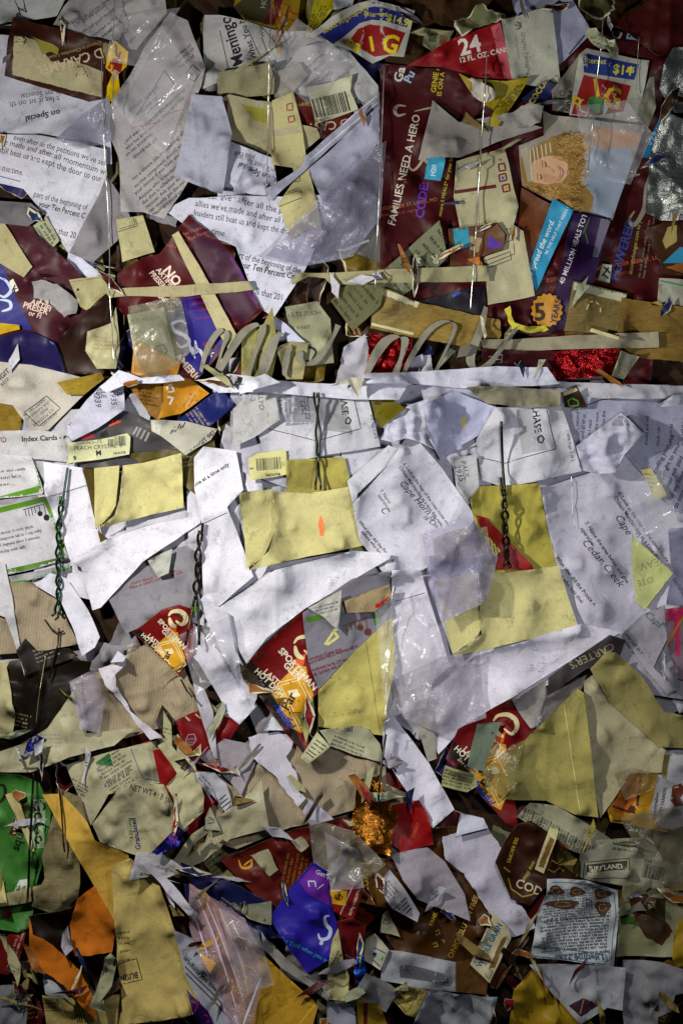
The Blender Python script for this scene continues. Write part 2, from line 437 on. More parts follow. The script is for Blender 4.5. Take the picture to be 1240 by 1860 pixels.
# ------------------------------------------------------------------ loose scraps deep in the pile
frnd = random.Random(11)
FC = [('#4a1216', 'gloss', 'dark red carton'), ('#2c1a10', 'gloss', 'brown carton'), ('#4a3c1c', 'kraft', 'brown cardboard'), ('#1b1a4a', 'gloss', 'navy carton'),
      ('#5f5c48', 'card', 'grey board'), ('#77757c', 'paper', 'grey paper'), ('#6a1a14', 'gloss', 'rust red carton'), ('#5c4c14', 'gloss', 'mustard card'), ('#26241f', 'film', 'black plastic'), ('#6f6b4a', 'paper', 'olive paper')]
SH = ['torn strip', 'jagged scrap', 'creased scrap', 'three cornered scrap', 'curled scrap']
for j in range(24):
    for i in range(16):
        cx = i * 86 - 30 + frnd.uniform(-35, 35); cy = j * 84 - 20 + frnd.uniform(-35, 35)
        ks = 5 if (660 < cy < 1300) else 9
        c_, k_, n_ = frnd.choice(FC[5:6] * 3 + FC[:3] + [('#a3a3b0', 'paper', 'white paper')] * 4) if ks == 5 else frnd.choice(FC)
        m_ = frnd.choice((3, 4, 4, 5)); a0 = frnd.random() * 6; r_ = frnd.uniform(35, 75)
        sx = frnd.uniform(.5, 1)
        pp = [(cx + r_ * math.cos(a0 + q * 2 * math.pi / m_ + frnd.uniform(-.3, .3)) * sx, cy + r_ * math.sin(a0 + q * 2 * math.pi / m_ + frnd.uniform(-.3, .3))) for q in range(m_)]
        f_ = S('scrap', 'scrap', n_ + ' ' + (SH[3] if m_ == 3 else frnd.choice(SH[:3] + SH[4:])), pp, c_, k_, amp=frnd.uniform(1.5, 5), curl=(2, 6), tear=frnd.choice((0, 1.5, 2.5)), group='loose scraps deep in the pile', filler=True, stiff=3)
        if frnd.random() < .35: LN(f_, cx - 40, cy, 80, 5, 8, frnd.uniform(-80, 80), 6, frnd.choice(('#b9a58c', '#15151a', '#a8862a')))
HM += 9
WT = '#c2c2d0'; WG = '#a3a3a6'; TN = '#98926e'; MR = '#3a0b0f'
# ------------------------------------------------------------------ upper bale, left
s = S('cardboard_sheet', 'cardboard', 'dark brown fluted cardboard| hanging along the top right edge', '690,0 1240,0 1240,200 1100,120 900,80 700,140', '#35220f', 'kraft', amp=3, folds=[(740, 60, 90, 5), (800, 60, 86, 6), (850, 40, 92, 4)])
s = S('paper_sheet', 'paper', 'grey mail sheet| cut off by the top left corner', '0,0 175,0 105,32 0,62', '#9da0a2')
K(s, ['28,2 38,22 48,17 44,0'], 1.5); T(s, 'N', 48, 10, 22, 200)
s = S('leaflet', 'leaflet', 'wrinkled leaflet with slanted print| under the top left wires', '120,20 200,0 290,0 305,28 262,80 250,95 190,85 165,75 100,50', '#8e8e90', amp=4, folds=[(200, 40, 40, 6), (230, 50, 60, 5)])
for t_, x, y in (('(VAERS) or get the person', 130, 58), ('1-1-1 or get the person', 128, 66), ('them call your doctor', 148, 70), ('reported to the', 170, 72), ('VAERS).', 195, 68), ('(5) we can do it', 178, 80), ('822-7967.', 210, 82), ('or give', 230, 88)): T(s, t_, x, y, 9, 38)
s = S('leaflet', 'leaflet', 'lavender letter with upside down print| beneath the caramel carton', '0,60 60,75 200,160 205,300 0,290', '#a2a3b2', amp=3, folds=[(80, 220, 20, 5), (150, 240, 60, 4)])
T(s, "r't on Special", 118, 165, 15, 186, '#2a2a2e'); T(s, 't let it sit on th', 110, 178, 15, 186, '#2a2a2e'); T(s, 'on Special', 112, 203, 16, 190, '#15151a', bold=.02)
s = S('carton_scrap', 'carton', 'dark caramel carton| with a tan torn inner panel, at the upper left', '28,37 60,44 195,82 212,84 206,122 200,184 165,190 12,142 20,80', '#30140c', 'gloss', amp=1, curl=(1, 5), stiff=8)
T(s, 'D CARAMEL', 188, 92, 25, 196, '#a99a80', bold=.012, xs=.92); T(s, 'Dipped in Chocolate Liqueur', 186, 80, 9, 196, '#8a7a4a')
P(s, '32,74 68,78 78,92 96,116 118,120 128,112 190,134 187,182 26,140', '#9a9376', 'card', name='inner_panel', jag=.8, label='bare tan inner board')
P(s, '60,72 70,78 80,104 95,98 108,104 110,92 98,84', '#7b762e', 'ink')
P(s, '190,80 209,84 209,122 190,120', '#6b6238', 'ink')
s = S('leaflet', 'letter', 'petition letter with large serif lines| at the left edge', '0,245 70,250 196,276 197,322 165,392 128,464 90,400 45,345 0,318', '#b2b3c2', amp=2.5, curl=(1, 5), folds=[(150, 330, 62, 5), (60, 300, 20, 3)])
for t_, a_, b_, c_, d_ in (("even after all the petitions we've sent", 28, 258, 200, 307), ('we made and after all momentum w', 2, 263, 193, 321), ('still beat us and kept the door to our', 2, 280, 186, 333), ('t this time.', 0, 312, 45, 322), ('part of the beginning of', 62, 358, 160, 384), ('your Ten Percent C', 72, 376, 156, 400), ('is that 20', 98, 424, 140, 436)):
    TX(s, t_, a_, b_, c_, d_, 15.5, bold=.012 if 'Ten' in t_ else 0)
K(s, '0,322 40,332', 1.5, '#1c2a66')
s = S('paper_sheet', 'paper', 'blank white letter corner| low on the left below the petition letter', '128,460 150,470 188,500 150,508 124,480', '#b4b6cc')
T(s, 'I', 140, 486, 9, 0)
s = S('newsprint_scrap', 'newsprint', 'small column of black list print| on pale green newsprint at the left', '50,420 88,396 112,440 66,482', '#8d9078', 'paper')
for q in range(7): LN(s, 54 + q * 7, 425 - q * 4, 44, 1, 6, -57, 8, dens=1)
s = S('carton_scrap', 'carton', 'dark purple brown fruit snack carton| at the left edge', '0,388 40,380 70,430 130,480 205,560 130,640 40,640 0,560', '#3a1620', 'gloss', amp=2, curl=(2, 6))
T(s, 'NO', 72, 550, 24, -12, '#a99a98', bold=.03); T(s, 'ARTIFI', 56, 552, 14, -22, '#b9a8a0', bold=.02); T(s, 'PRESER', 42, 558, 15, -18, '#c2a9a0', bold=.02); T(s, 'or Fl', 52, 572, 13, -18, '#b9a0a0', bold=.02)
P(s, '0,470 30,540 60,600 0,600', '#23246a'); K(s, ['0,505 14,512 22,528 10,540 0,536', '0,545 18,548 20,560 4,566'], 6, '#a9b6cc', taper=True)
LN(s, 2, 452, 60, 6, 7, -55, 6, '#2d3a8a')
P(s, '20,512 27,508 36,528 30,532 21,526', '#c9c6b8'); T(s, 'k', 23, 528, 16, -30, '#1a1a1a', bold=.03)
s = S('paper_scrap', 'paper', 'crumpled grey tissue| stuck on the dark fruit snack carton', '64,516 80,512 110,520 145,548 142,572 122,580 95,548 66,545', '#858387', amp=5, tear=1.5)
s = S('board_strip', 'board strip', 'slanting tan board strip| at the far left edge', '0,400 6,398 64,488 48,507 0,432', TN, 'card', amp=.6, curl=(0, 0), lift=2)
T(s, 'RECYCLED', 10, 440, 8, -58, '#7f7a60')
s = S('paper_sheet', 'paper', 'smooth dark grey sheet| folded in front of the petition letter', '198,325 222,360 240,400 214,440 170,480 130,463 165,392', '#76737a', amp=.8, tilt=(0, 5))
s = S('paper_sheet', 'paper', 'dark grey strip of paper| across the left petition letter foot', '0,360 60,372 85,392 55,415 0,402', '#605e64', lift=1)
s = S('tag', 'tag', 'cream tag with a punched hole| beside the left vertical wire', '130,512 200,500 212,502 210,540 160,566 150,560', '#97926e', 'card', lift=3, curl=(1, 8))
K(s, '145,527 146,531', 4, '#111'); K(s, '132,516 210,502', 1, '#5d5a40')
s = S('carton_scrap', 'carton', 'yellow carton edge| poking in at the left edge', '0,578 38,592 40,600 0,628', '#a88a1c', 'gloss', lift=1)
s = S('carton_scrap', 'carton', 'long dark carton flap with a pale edge| left of the tall wire', '105,625 196,535 208,560 205,640 190,680 120,680', '#251510', 'gloss', lift=2, curl=(0, 0))
K(s, '106,626 195,536', 3, '#8e8450')
s = S('carton_scrap', 'carton', 'navy torn carton| above the left mailing card', '0,628 60,604 105,625 130,700 0,700', '#191440', 'gloss', amp=3)
K(s, '60,606 80,608 104,628', 4, '#3d6fae'); P(s, '82,608 115,612 100,628', '#a09c80', 'ink')
s = S('plastic_bag', 'plastic bag', 'crumpled cream plastic bag| at the foot of the upper bale', '165,606 205,590 214,560 222,640 215,672 180,672 160,640', '#9a9676', 'foil', amp=6, curl=(3, 6), back='#77745a')
s.kind = 'gloss'
# candy wrapper
s = S('wrapper', 'wrapper', 'twisted yellow and red sweet wrapper| hanging by the left wire', '213,82 236,100 232,125 218,140 221,172 215,194 205,190 197,184 199,165 208,142 196,130 200,105', '#c9a80e', 'gloss', amp=5, lift=2)
P(s, '210,112 225,120 222,145 205,145 196,135', '#8a1c14', jag=1); P(s, '206,132 218,134 220,150 206,148', '#b5a890', 'gloss', jag=1); K(s, ['214,88 216,110', '222,100 214,126'], 3, '#7a1410')
# ------------------------------------------------------------------ upper bale, centre left
s = S('leaflet', 'leaflet', 'meningitis leaflet in big sideways letters| at the top', '372,30 400,30 440,40 505,58 600,60 556,96 470,130 400,156 372,170 370,60', '#a2a2a4', amp=1.5, curl=(1, 3), folds=[(420, 90, 70, 2)])
T(s, 'Meningo', 446, 122, 31, 107, INK, bold=.02, xs=.9); T(s, 'What You N', 468, 112, 15.5, 108, INK, bold=.015); T(s, 'What', 482, 70, 10, 108, '#5a1a14')
K(s, ['400,58 418,138 432,132 412,50', '452,60 474,108', '476,72 490,110', '470,46 500,80'], 1.2)
for q in range(4): LN(s, 505 + 9 * q, 92 - 4 * q, 34, 1, 6, 108, 6, '#8a3a20')
P(s, '500,82 514,88 510,102 503,100', '#b9911c', label='orange stain')
s = S('snack_box', 'carton', 'yellow brown snack card with a red figure| at the top centre', '425,14 440,0 556,0 538,62 500,56 445,42', '#7a6414', 'gloss', amp=2)
P(s, '425,14 440,0 492,0 490,48 445,40', '#33301c'); P(s, '492,0 515,0 498,50 478,48', '#4e1410')
K(s, ['512,8 524,14 530,26 540,30 536,42 524,38 515,52', '508,14 514,30 508,46', '522,20 526,26'], 3, '#8a1c12', taper=True); P(s, '508,28 520,34 522,48 506,52', '#a39a7c')
T(s, 'HOLE', 482, 18, 14, 80, '#7d8a8a')
s = S('carton_scrap', 'carton', 'olive yellow card with fine print| right of the snack card', '555,70 590,0 600,0 606,22 566,64 548,66', '#8c8414', 'gloss')
for q in range(5): LN(s, 548 + q * 7, 64 - q * 1, 52, 1, 7, 62, 6, '#2a2a10')
s = S('paper_sheet', 'paper', 'white sheet| cut by the top edge right of the snack card', '600,0 662,0 640,14 606,26', '#a5a8b2')
s = S('leaflet', 'leaflet', 'creased pale leaflet below the internet card| with fan shaped folds', '545,92 600,82 628,92 686,158 688,176 640,240 570,236 510,170 500,150', '#9c9ca0', amp=3.5, folds=[(590, 110, 20, 5), (600, 120, 35, 6), (605, 105, 50, 4), (640, 160, -60, 4)])
for t_, x, y in (('the person', 558, 130), ('doctor.', 572, 134), ('(VAERS).', 580, 155), ('reported', 555, 165), ('822-7967.', 602, 182), ('do not give', 604, 196)): T(s, t_, x, y, 9, 38)
K(s, '632,198 648,182 662,192', 1.2)
s = S('paper_scrap', 'paper', 'small grey embossed paper slip| left of the white barcode tag', '497,138 545,120 560,140 535,172 500,185 497,160', '#8a8680', tear=1)
s = S('carton_scrap', 'carton', 'maroon carton with upside down cream letters| under the barcode tag', '530,178 640,200 632,240 592,256 560,250 520,240', '#4e1412', 'gloss', amp=1)
T(s, 'D CAVAS', 632, 218, 22, 190, '#ab9c84', bold=.01); T(s, 'Dipped', 566, 190, 10, 190, '#9a8a50'); K(s, '588,228 580,250', 6, '#6b6862')
s = S('board_scrap', 'board', 'tan board wedge| behind the centre left thin wire', '400,140 490,120 500,150 498,178 440,180 396,190', '#7c785e', 'card', amp=.8)
s = S('board_scrap', 'board', 'notched tan inner board with maroon side| in the middle of the upper left', '403,186 418,178 500,192 545,232 576,240 582,254 520,300 500,290 398,258', '#8f896c', 'card', curl=(1, 4), amp=.8, lift=1)
P(s, '402,186 416,190 410,258 399,256', '#4c1210'); P(s, '438,194 486,202 484,228 462,222 455,212', '#7d7a2e', jag=1); K(s, ['438,190 436,194', '470,190 472,200'], 4, '#777a80')
s = S('barcode_tag', 'label', 'small white barcode tag| tilted on the pale leaflet', '557,166 640,142 636,170 650,203 574,233 566,200', '#b3b39a', 'gloss', curl=(1, 3), lift=1)
BC(s, 572, 222, 66, 36, 15); T(s, '0 462711', 574, 230, 9, 15)
s = S('letter', 'letter', 'wrinkled lavender letter with upside down lines| below the notched tan board', '398,256 420,262 498,292 505,350 470,376 396,368', '#a4a6b8', amp=4, folds=[(445, 300, 70, 9), (470, 340, 40, 5)])
T(s, 'ns. on Special', 512, 330, 15, 158, '#1a1a1e', bold=.02); T(s, "n't just let it s", 500, 310, 14, 158, '#3a3830'); T(s, 'you can', 465, 288, 12, 165)
s = S('letter', 'letter', 'long petition letter with serif lines| in the middle of the upper bale', '300,384 345,362 480,362 586,360 625,340 606,400 572,455 552,498 498,578 470,560 430,452 350,420', '#b6b8ca', amp=2.5, curl=(1, 4), folds=[(500, 440, 62, 6), (420, 400, 78, 4), (520, 400, 55, 4)], lift=1)
for t_, a_, b_, c_, d_ in (('because even after all the petitions we', 350, 358, 580, 404), ("allies we've made and after all momentum", 355, 376, 572, 421), ('Insiders still beat us and kept the door to our S', 352, 393, 575, 440), ('this time.', 360, 422, 412, 434), ('a part of the beginning of the', 416, 466, 545, 500), ('ve your Ten Percent Co', 418, 482, 535, 512), ('letter.', 430, 502, 452, 508), ('n is that 201', 455, 534, 512, 548), ('and senior', 560, 380, 600, 396)):
    TX(s, t_, a_, b_, c_, d_, 16.5, bold=.015 if 'Ten' in t_ else 0)
K(s, '365,434 408,443', 1.6, '#1c2a66')
s = S('leaflet', 'leaflet', 'tall grey vaccine leaflet with slanting paragraphs| in the upper left', '312,27 342,40 376,132 368,168 346,205 322,318 345,332 300,400 262,388 222,388 218,290 196,236 200,205 262,96', '#939094', amp=1.3, curl=(1, 4), folds=[(295, 125, -38, 4), (320, 80, -58, 3)], lift=1, stiff=7)
for t_, x, y, z_ in (('severe pr', 322, 112, 10), ('Serious all', 324, 122, 10), ('hours of', 330, 131, 10), ('should not get', 238, 208, 12), ('vaccine or', 252, 213, 12), ('severe (life-threatening)', 270, 228, 9.5), ('and want a dose of MCV4 or', 232, 262, 9.5), ('who has ever another dose of either', 232, 276, 9.5), ('on has provided', 232, 288, 9.5), ('should not get', 246, 292, 9.5), ('has a severe (life threatening) allergy to', 244, 330, 9.5), ('vaccine component should not get the vaccine', 247, 344, 9.5), ('your doctor if you have any severe allergies', 248, 356, 9.5), ('Anyone who is moderately or severely', 256, 366, 9.5), ('the shot is scheduled should', 262, 374, 9.5), ('recover. Ask your doc', 268, 382, 9.5), ('can usually get the vac', 274, 390, 9.5), ('Meningococcal vaccines', 282, 396, 9.5)):
    T(s, t_, x, y, z_, 41, '#3a3566' if 'should not get' == t_ and z_ > 11 or t_ == 'vaccine or' else INK)
K(s, ['250,212 300,132 320,160 268,208', '340,140 352,124 368,140 356,156 340,146'], 1.2); T(s, '6', 349, 146, 13, 30, bold=.02)
K(s, ['246,234 290,224', '300,212 336,204'], 2.2, '#8a3a34', taper=True)
s = S('envelope_scrap', 'envelope', 'folded lavender grey envelope corner| right of the vaccine leaflet', '352,180 406,184 424,250 407,360 364,344 318,324 345,215', '#9193a6', amp=.8, curl=(0, 0), folds=[(361, 290, 96, 3, 4)], lift=2, tilt=(0, 4))
s = S('board_scrap', 'board', 'upright tan die cut board with black outlines| over the centre letters', '495,190 533,173 548,232 558,300 576,372 586,428 560,420 530,440 506,376 536,330 532,308 494,304', '#a39d74', 'card', amp=.7, curl=(1, 3), lift=1.5)
K(s, ['522,196 532,194 532,206 522,206 522,196', '524,218 534,216 536,226 526,228 524,218'], 2.2, '#7a1612'); P(s, '495,240 556,232 556,246 495,252', '#8d876e')
K(s, ['532,320 543,318 546,332 536,334', '508,364 546,350 550,366 508,380', '510,360 543,346'], 1.3)
s = S('plastic_strip', 'plastic film', 'long lavender plastic sleeve with a folded rim| crossing the upper centre', '688,172 690,205 600,270 556,312 490,372 484,350 548,306 552,290 672,186', '#9294a8', 'gloss', amp=.8, lift=2, stiff=8, curl=(0, 0))
K(s, ['684,178 556,286 486,352', '688,188 560,296'], 1.6, '#c6c8d2')
s = S('paper_sheet', 'paper', 'lavender grey sheet| beneath the plastic sleeve in the upper centre', '688,196 690,262 655,330 620,400 588,378 560,312', '#9698ae', amp=1.6, curl=(1, 4), folds=[(630, 290, 30, 3)], lift=1)
T(s, 'security', 590, 376, 16, 42, INK); T(s, 'ed cer', 584, 382, 14, 18); T(s, 'senior', 572, 392, 14, -10)
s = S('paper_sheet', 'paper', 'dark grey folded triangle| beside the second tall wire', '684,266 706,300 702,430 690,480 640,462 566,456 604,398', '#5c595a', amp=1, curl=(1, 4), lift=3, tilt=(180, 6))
K(s, '570,455 625,458 670,440', 4, '#a5a6ae')
s = S('paper_sheet', 'paper', 'pale grey pointed sheet| left of the FAMILIES lettering', '690,176 712,196 775,262 776,290 700,288 692,250', '#86869a', amp=1, lift=1)
s = S('internet_card', 'card', 'bent internet offer card with white border| at the top centre', '556,74 600,40 650,10 675,4 752,26 742,70 732,112 706,108 676,120 640,100 606,90', '#9fa09a', 'gloss', amp=2.5, curl=(1, 5), folds=[(660, 60, 80, 8, 12)], lift=1)
P(s, '575,72 652,22 680,16 742,34 738,56 676,40 652,46 606,88', '#1a2266'); P(s, '632,82 650,56 672,48 735,66 720,104 680,108', '#7c1416')
T(s, 'about High-Speed', 588, 68, 13, 32, '#a89d2a', bold=.02); T(s, 'Internet', 660, 32, 13, -8, '#a89d2a', bold=.02); T(s, '$14.95', 700, 44, 18, -14, '#b5aa2a', bold=.03)
T(s, 'B', 646, 104, 40, 50, '#c0ae1c', bold=.05, xs=.8); T(s, 'I', 672, 98, 38, 10, '#c0ae1c', bold=.05); T(s, 'G', 690, 98, 46, -14, '#c0ae1c', bold=.05, xs=.9)
s = S('carton_scrap', 'carton', 'dark olive carton with small portraits| right of the bent internet card', '770,58 822,62 800,110 766,90', '#77785e', 'gloss')
P(s, '778,66 792,68 790,84 776,82', '#44452e'); P(s, '798,70 812,72 806,90 796,86', '#6a4a32')
# ------------------------------------------------------------------ upper bale, right
s = S('beer_carton', 'carton', 'large maroon drink carton with script writing| filling the upper right', '690,120 760,130 900,120 1040,60 1240,60 1240,640 1150,600 1000,640 960,610 840,570 690,545', MR, 'gloss', amp=1.3, curl=(0, 0), stiff=9)
K(s, ['736,196 722,196 716,206 722,214 736,210', '752,205 790,198 800,210 780,250 768,290 752,312 742,306 745,285', '772,262 770,292 782,300 796,285'], 6, '#8f8674', name='printed_script', taper=True)
K(s, ['1120,96 1106,100 1112,118 1130,110'], 5, '#9aa0a0')
T(s, 'FAMILIES NEED A HERO', 716, 414, 20, 77, '#b3aea2', xs=.98, bold=.01)
T(s, '©2015 ANHEUSER-BUSCH', 990, 516, 10, 14, '#a25238', xs=.98, bold=.01); T(s, 'BUDWEISER BEER ST. LOUIS, MO', 1088, 492, 10, 11, '#a25238', bold=.01); T(s, 'For more information about a product or', 996, 528, 9, 12, '#8a3426', shear=.3); T(s, '(12-oz) 1-(800) 553-5', 1010, 536, 8, 12, '#8a3426')
T(s, '©2015 ANHEUSER-BUSCH BEER ST. LOUIS, MO', 612, 402, 9, 11, '#a2603c'); T(s, 'For product information visit or register', 640, 408, 7.5, 11, '#8a4030')
T(s, 'secure 5 MEALS* for your local', 800, 396, 9, 79, '#a9a53a'); T(s, 'CODE:', 768, 400, 22, 82, '#5a2c9c', bold=.02); T(s, 'GENIE A', 790, 172, 13, 82, '#a89c20', bold=.02); T(s, 'IS ON A', 800, 178, 12, 82, '#a89c20', bold=.02)
T(s, 'GENIE A', 1184, 86, 13, 80, '#a89c20', bold=.02); T(s, 'IS ON A', 1196, 92, 12, 80, '#a89c20', bold=.02)
T(s, 'Ga', 728, 155, 22, 75, '#b6b3b0', bold=.07); T(s, 'Pu', 744, 156, 20, 65, '#8fa6bf', bold=.07)
T(s, 'Ca', 1124, 78, 26, 82, '#b6bcc0', bold=.07); T(s, 'Pu', 1152, 78, 26, 84, '#9fc3d4', bold=.07)
T(s, 'POWERED', 1120, 512, 24, 74, '#2a3f86', bold=.02)
K(s, ['1160,318 1130,325 1110,350', '1186,300 1172,340 1168,380 1150,410 1140,402 1150,385'], 9, '#7b7566', name='printed_script', taper=True)
T(s, 'accounthunger.com to you', 1145, 500, 10, 80, '#8f9a48'); LN(s, 1160, 505, 120, 2, 8, 80, 6, '#6d6a58')
T(s, 'S', 760, 470, 26, 200, '#8e9478', bold=.04); T(s, 'H 2 0 7 P 1 X', 1195, 250, 12, 62, '#3f7a9a')
P(s, '1180,300 1240,300 1240,100 1190,260', '#2f1410')
s = S('red_wrap', 'carton', 'dark red shiny wrap| along the top right corner', '1100,52 1240,0 1240,70 1190,110 1130,60', '#3c0e0c', 'gloss', amp=3, folds=[(1180, 50, 80, 5), (1210, 50, 88, 5)])
s = S('newsprint_scrap', 'newsprint', 'green grey nutrition table| slanting beside the second tall wire', '692,498 796,404 812,470 770,512 700,560', '#6c7058', 'paper', lift=1)
for q in range(8): LN(s, 700 + q * 13, 508 - q * 12, 62, 1, 8, -50, 9, '#15150f', dens=1)
T(s, 'S', 764, 472, 22, 190, '#a0a890', bold=.05); T(s, 'R', 794, 466, 22, 190, '#a0a890', bold=.05)
s = S('carton_scrap', 'carton', 'black carton with blue edge| under the nutrition table', '700,560 880,520 880,600 780,580', '#17121c', 'gloss'); K(s, '820,540 876,512', 5, '#2343a0')
s = S('blue_sticker', 'sticker', 'turquoise code sticker| on the maroon carton beside the FAMILIES lettering', '779,276 805,260 806,300 798,334 769,330', '#2a86a8', 'gloss', lift=.3)
T(s, 'H20', 788, 326, 12, 82, '#a8c4cc', bold=.02)
s = S('paper_sheet', 'paper', 'stone grey board leaf| right of the FAMILIES lettering', '784,186 832,226 906,212 982,236 900,262 832,292 758,296', '#85817e', 'card', amp=1.2, curl=(1, 4), lift=1)
s = S('red_can_carton', 'carton', 'red twenty four can carton with grey flap| in the upper right', '738,128 820,78 905,48 934,152 880,160 846,140 800,128', '#7c0e14', 'gloss', amp=1.5, curl=(0, 0), folds=[(890, 100, 76, 3)], lift=2)
P(s, '888,58 905,50 932,152 916,156', '#b0505c'); T(s, '24', 834, 108, 40, 14, '#c6bdb8', bold=.07); T(s, '12 FL. OZ. CANS', 832, 121, 12.5, 14, '#c6b6b0', bold=.035)
P(s, '820,64 860,50 866,62 822,82', '#a8303a', 'gloss')
s = S('plastic_shreds', 'plastic', 'frayed green grey plastic shreds| above the red can carton', '822,50 850,38 860,22 872,20 880,34 915,36 912,48 870,60 836,78', '#5d6244', 'gloss', amp=6, tear=3, curl=(3, 8))
s = S('paper_sheet', 'paper', 'lavender sheet| behind the grey carton flap at the top', '906,0 986,0 1062,48 1072,66 1014,122 940,60', '#9093ac', amp=.8, curl=(0, 0))
K(s, '1058,70 1030,104', 3, '#3a3846')
s = S('carton_flap', 'carton', 'pale grey carton flap with packaging mark| right of the red can carton', '906,48 984,22 1000,32 1014,152 1020,168 948,158 926,148', '#a4a69a', 'card', amp=.5, curl=(1, 4), lift=4, stiff=8)
K(s, ['934,50 942,50 943,58 934,62', '932,54 940,56', '936,48 942,56 938,62'], 2, '#4a4c48'); T(s, 'Graphic Packaging', 942, 66, 11, -80, '#5a5c58', xs=.95); T(s, 'INTERNATIONAL', 930, 70, 6, -80, '#777', xs=.95); K(s, '1004,144 1010,142 1014,160 1004,158', 1.2)
s = S('yellow_leaflet', 'leaflet', 'olive yellow card with slanting fine print| below the red can carton', '830,140 850,150 916,154 958,148 940,178 900,236 882,232 895,206 880,196 850,170', '#8d7f18', 'gloss', lift=1)
P(s, '862,118 892,128 920,156 900,154 870,146', '#8e1c14', jag=2)
for q in range(4): LN(s, 902 + q * 7, 202 - q * 1, 56, 1, 7, 46, 7, '#2c2408')
s = S('fluff', 'fibre tuft', 'white fluffy fibre tuft| below the red can carton', '846,154 868,152 884,166 898,178 886,192 868,190 852,176', '#b5b0a4', amp=4, tear=4)
s = S('carton_scrap', 'carton', 'navy chocolate drink card| under the grey carton flap', '945,184 986,152 1004,160 990,196 962,204', '#1c2050', 'gloss'); T(s, 'COCOA', 964, 198, 15, 58, '#a8981c', bold=.03)
s = S('paper_scrap', 'board', 'grey board with upside down MAIN lettering| left of the second internet card', '998,170 1046,108 1060,118 1050,150 1030,210 1000,205', '#77756a', 'card', lift=.5)
T(s, 'MAIN', 1030, 168, 16, -100, '#33322a', bold=.03); T(s, 'DONE', 1012, 170, 15, -85, '#4c4a40', bold=.02)
s = S('paper_scrap', 'paper', 'torn grey paper curl| between the can carton and the portrait card', '930,210 955,196 982,202 976,230 940,240 895,220', '#8a8884', amp=4, tear=1.5, lift=1)
s = S('internet_card', 'card', 'upright internet offer card with $14.95| in the upper right', '1046,108 1060,96 1174,116 1158,210 1154,226 1076,216 1030,214', '#9c9d94', 'gloss', amp=1, curl=(1, 3), lift=2)
P(s, '1052,112 1062,106 1156,122 1148,150 1056,138', '#1a2c6c'); P(s, '1056,142 1142,160 1128,206 1070,216 1034,212', '#7c1614')
T(s, 'nternet', 1056, 122, 13, -2, '#a3a33a', bold=.02); T(s, '$14', 1108, 138, 23, -6, '#b8b23a', bold=.04); T(s, '95', 1134, 136, 14, -6, '#b8b23a', bold=.03); T(s, 'B', 1046, 200, 40, 55, '#b5941c', bold=.05, xs=.7); T(s, 'I', 1076, 180, 44, 8, '#b5941c', bold=.05); T(s, 'G', 1090, 198, 52, -8, '#b5941c', bold=.045, xs=.85)
P(s, '1066,182 1080,178 1094,186 1090,204 1076,214 1064,200', '#1f7a34'); P(s, '1094,184 1106,186 1098,208 1092,214', '#8fb8c0'); K(s, '1056,186 1048,190 1050,206 1062,210 1066,200', 2, '#8fb87a')
s = S('plastic_shreds', 'plastic', 'pale shredded bits of film| over the top of the upright internet card', '1056,60 1076,62 1092,80 1108,84 1116,116 1098,108 1080,96 1066,84', '#8f9478', 'gloss', amp=6, tear=4, curl=(3, 8), lift=2)
s = S('plastic_shreds', 'plastic', 'black and olive crumpled film| at the top edge right of the grey flap', '1040,0 1100,0 1112,26 1090,44 1062,40 1046,20', '#3a391c', 'gloss', amp=7, tear=3, curl=(3, 8), lift=1)
s = S('portrait_card', 'card', 'glossy card with a curly haired woman in denim| in the upper right', '980,211 1070,222 1168,232 1148,292 1108,404 1062,396 1034,388 946,340 940,268 985,250', '#8e8a80', 'gloss', amp=.9, curl=(1, 4), lift=2, stiff=8)
P(s, '940,290 1000,250 1066,246 1078,268 1060,300 1064,340 1076,360 1066,392 1020,388 985,376 950,350', '#8a6c3c', label='golden curly hair', jag=1.5)
P(s, '1052,262 1096,252 1140,262 1146,290 1108,402 1072,396 1074,362 1050,330 1060,300', '#8c9aae', label='denim shirt')
P(s, '1072,240 1100,236 1160,246 1156,270 1120,270 1092,276 1074,266', '#b58a66', label='forearm')
P(s, '966,296 990,286 1012,286 1028,300 1030,318 1018,334 990,338 966,334 958,318', '#c29a78', label='face')
hr = random.Random(5)
HC = ['#a8864a', '#7c5a2a', '#b9985c', '#5f421c', '#93703a']
for q in range(5):
    Lh = []
    for _ in range(64):
        side = hr.random()
        if side < .42: x, y, a = hr.uniform(1000, 1050), hr.uniform(250, 292), hr.uniform(-.6, .2)
        elif side < .85: x, y, a = hr.uniform(950, 1040), hr.uniform(338, 384), hr.uniform(-.1, .7)
        else: x, y, a = hr.uniform(1026, 1050), hr.uniform(286, 345), hr.uniform(-1, 1)
        l = [(x, y)]; ph = hr.random() * 6
        for _k in range(6): x += 4.5 * math.cos(a + .8 * math.sin(ph + _k * 1.3)); y += 4.5 * math.sin(a + .8 * math.sin(ph + _k * 1.3)); l.append((x, y))
        Lh.append(l)
    K(s, Lh, 1.3, HC[q], name='hair_strand', taper=True)
P(s, '1040,258 1060,250 1072,262 1062,280 1046,284', '#9c7a40', jag=1.5); P(s, '982,318 1004,322 1018,332 1000,337 986,334', '#b5876a')
K(s, ['986,296 989,301 988,307', '978,319 981,325 979,330'], 2.4, '#4a3426', taper=True); K(s, ['996,310 1003,313 1001,318', '990,303 996,308'], 1.5, '#96694c', taper=True); K(s, '1010,305 1017,316 1011,329', 3.6, '#b5a294', taper=True); K(s, ['1008,303 1016,316 1009,331', '1012,305 1021,316 1013,330'], 1.3, '#8a4438', taper=True); K(s, ['982,293 983,308', '973,318 974,331'], 1.3, '#7c5a38', taper=True)
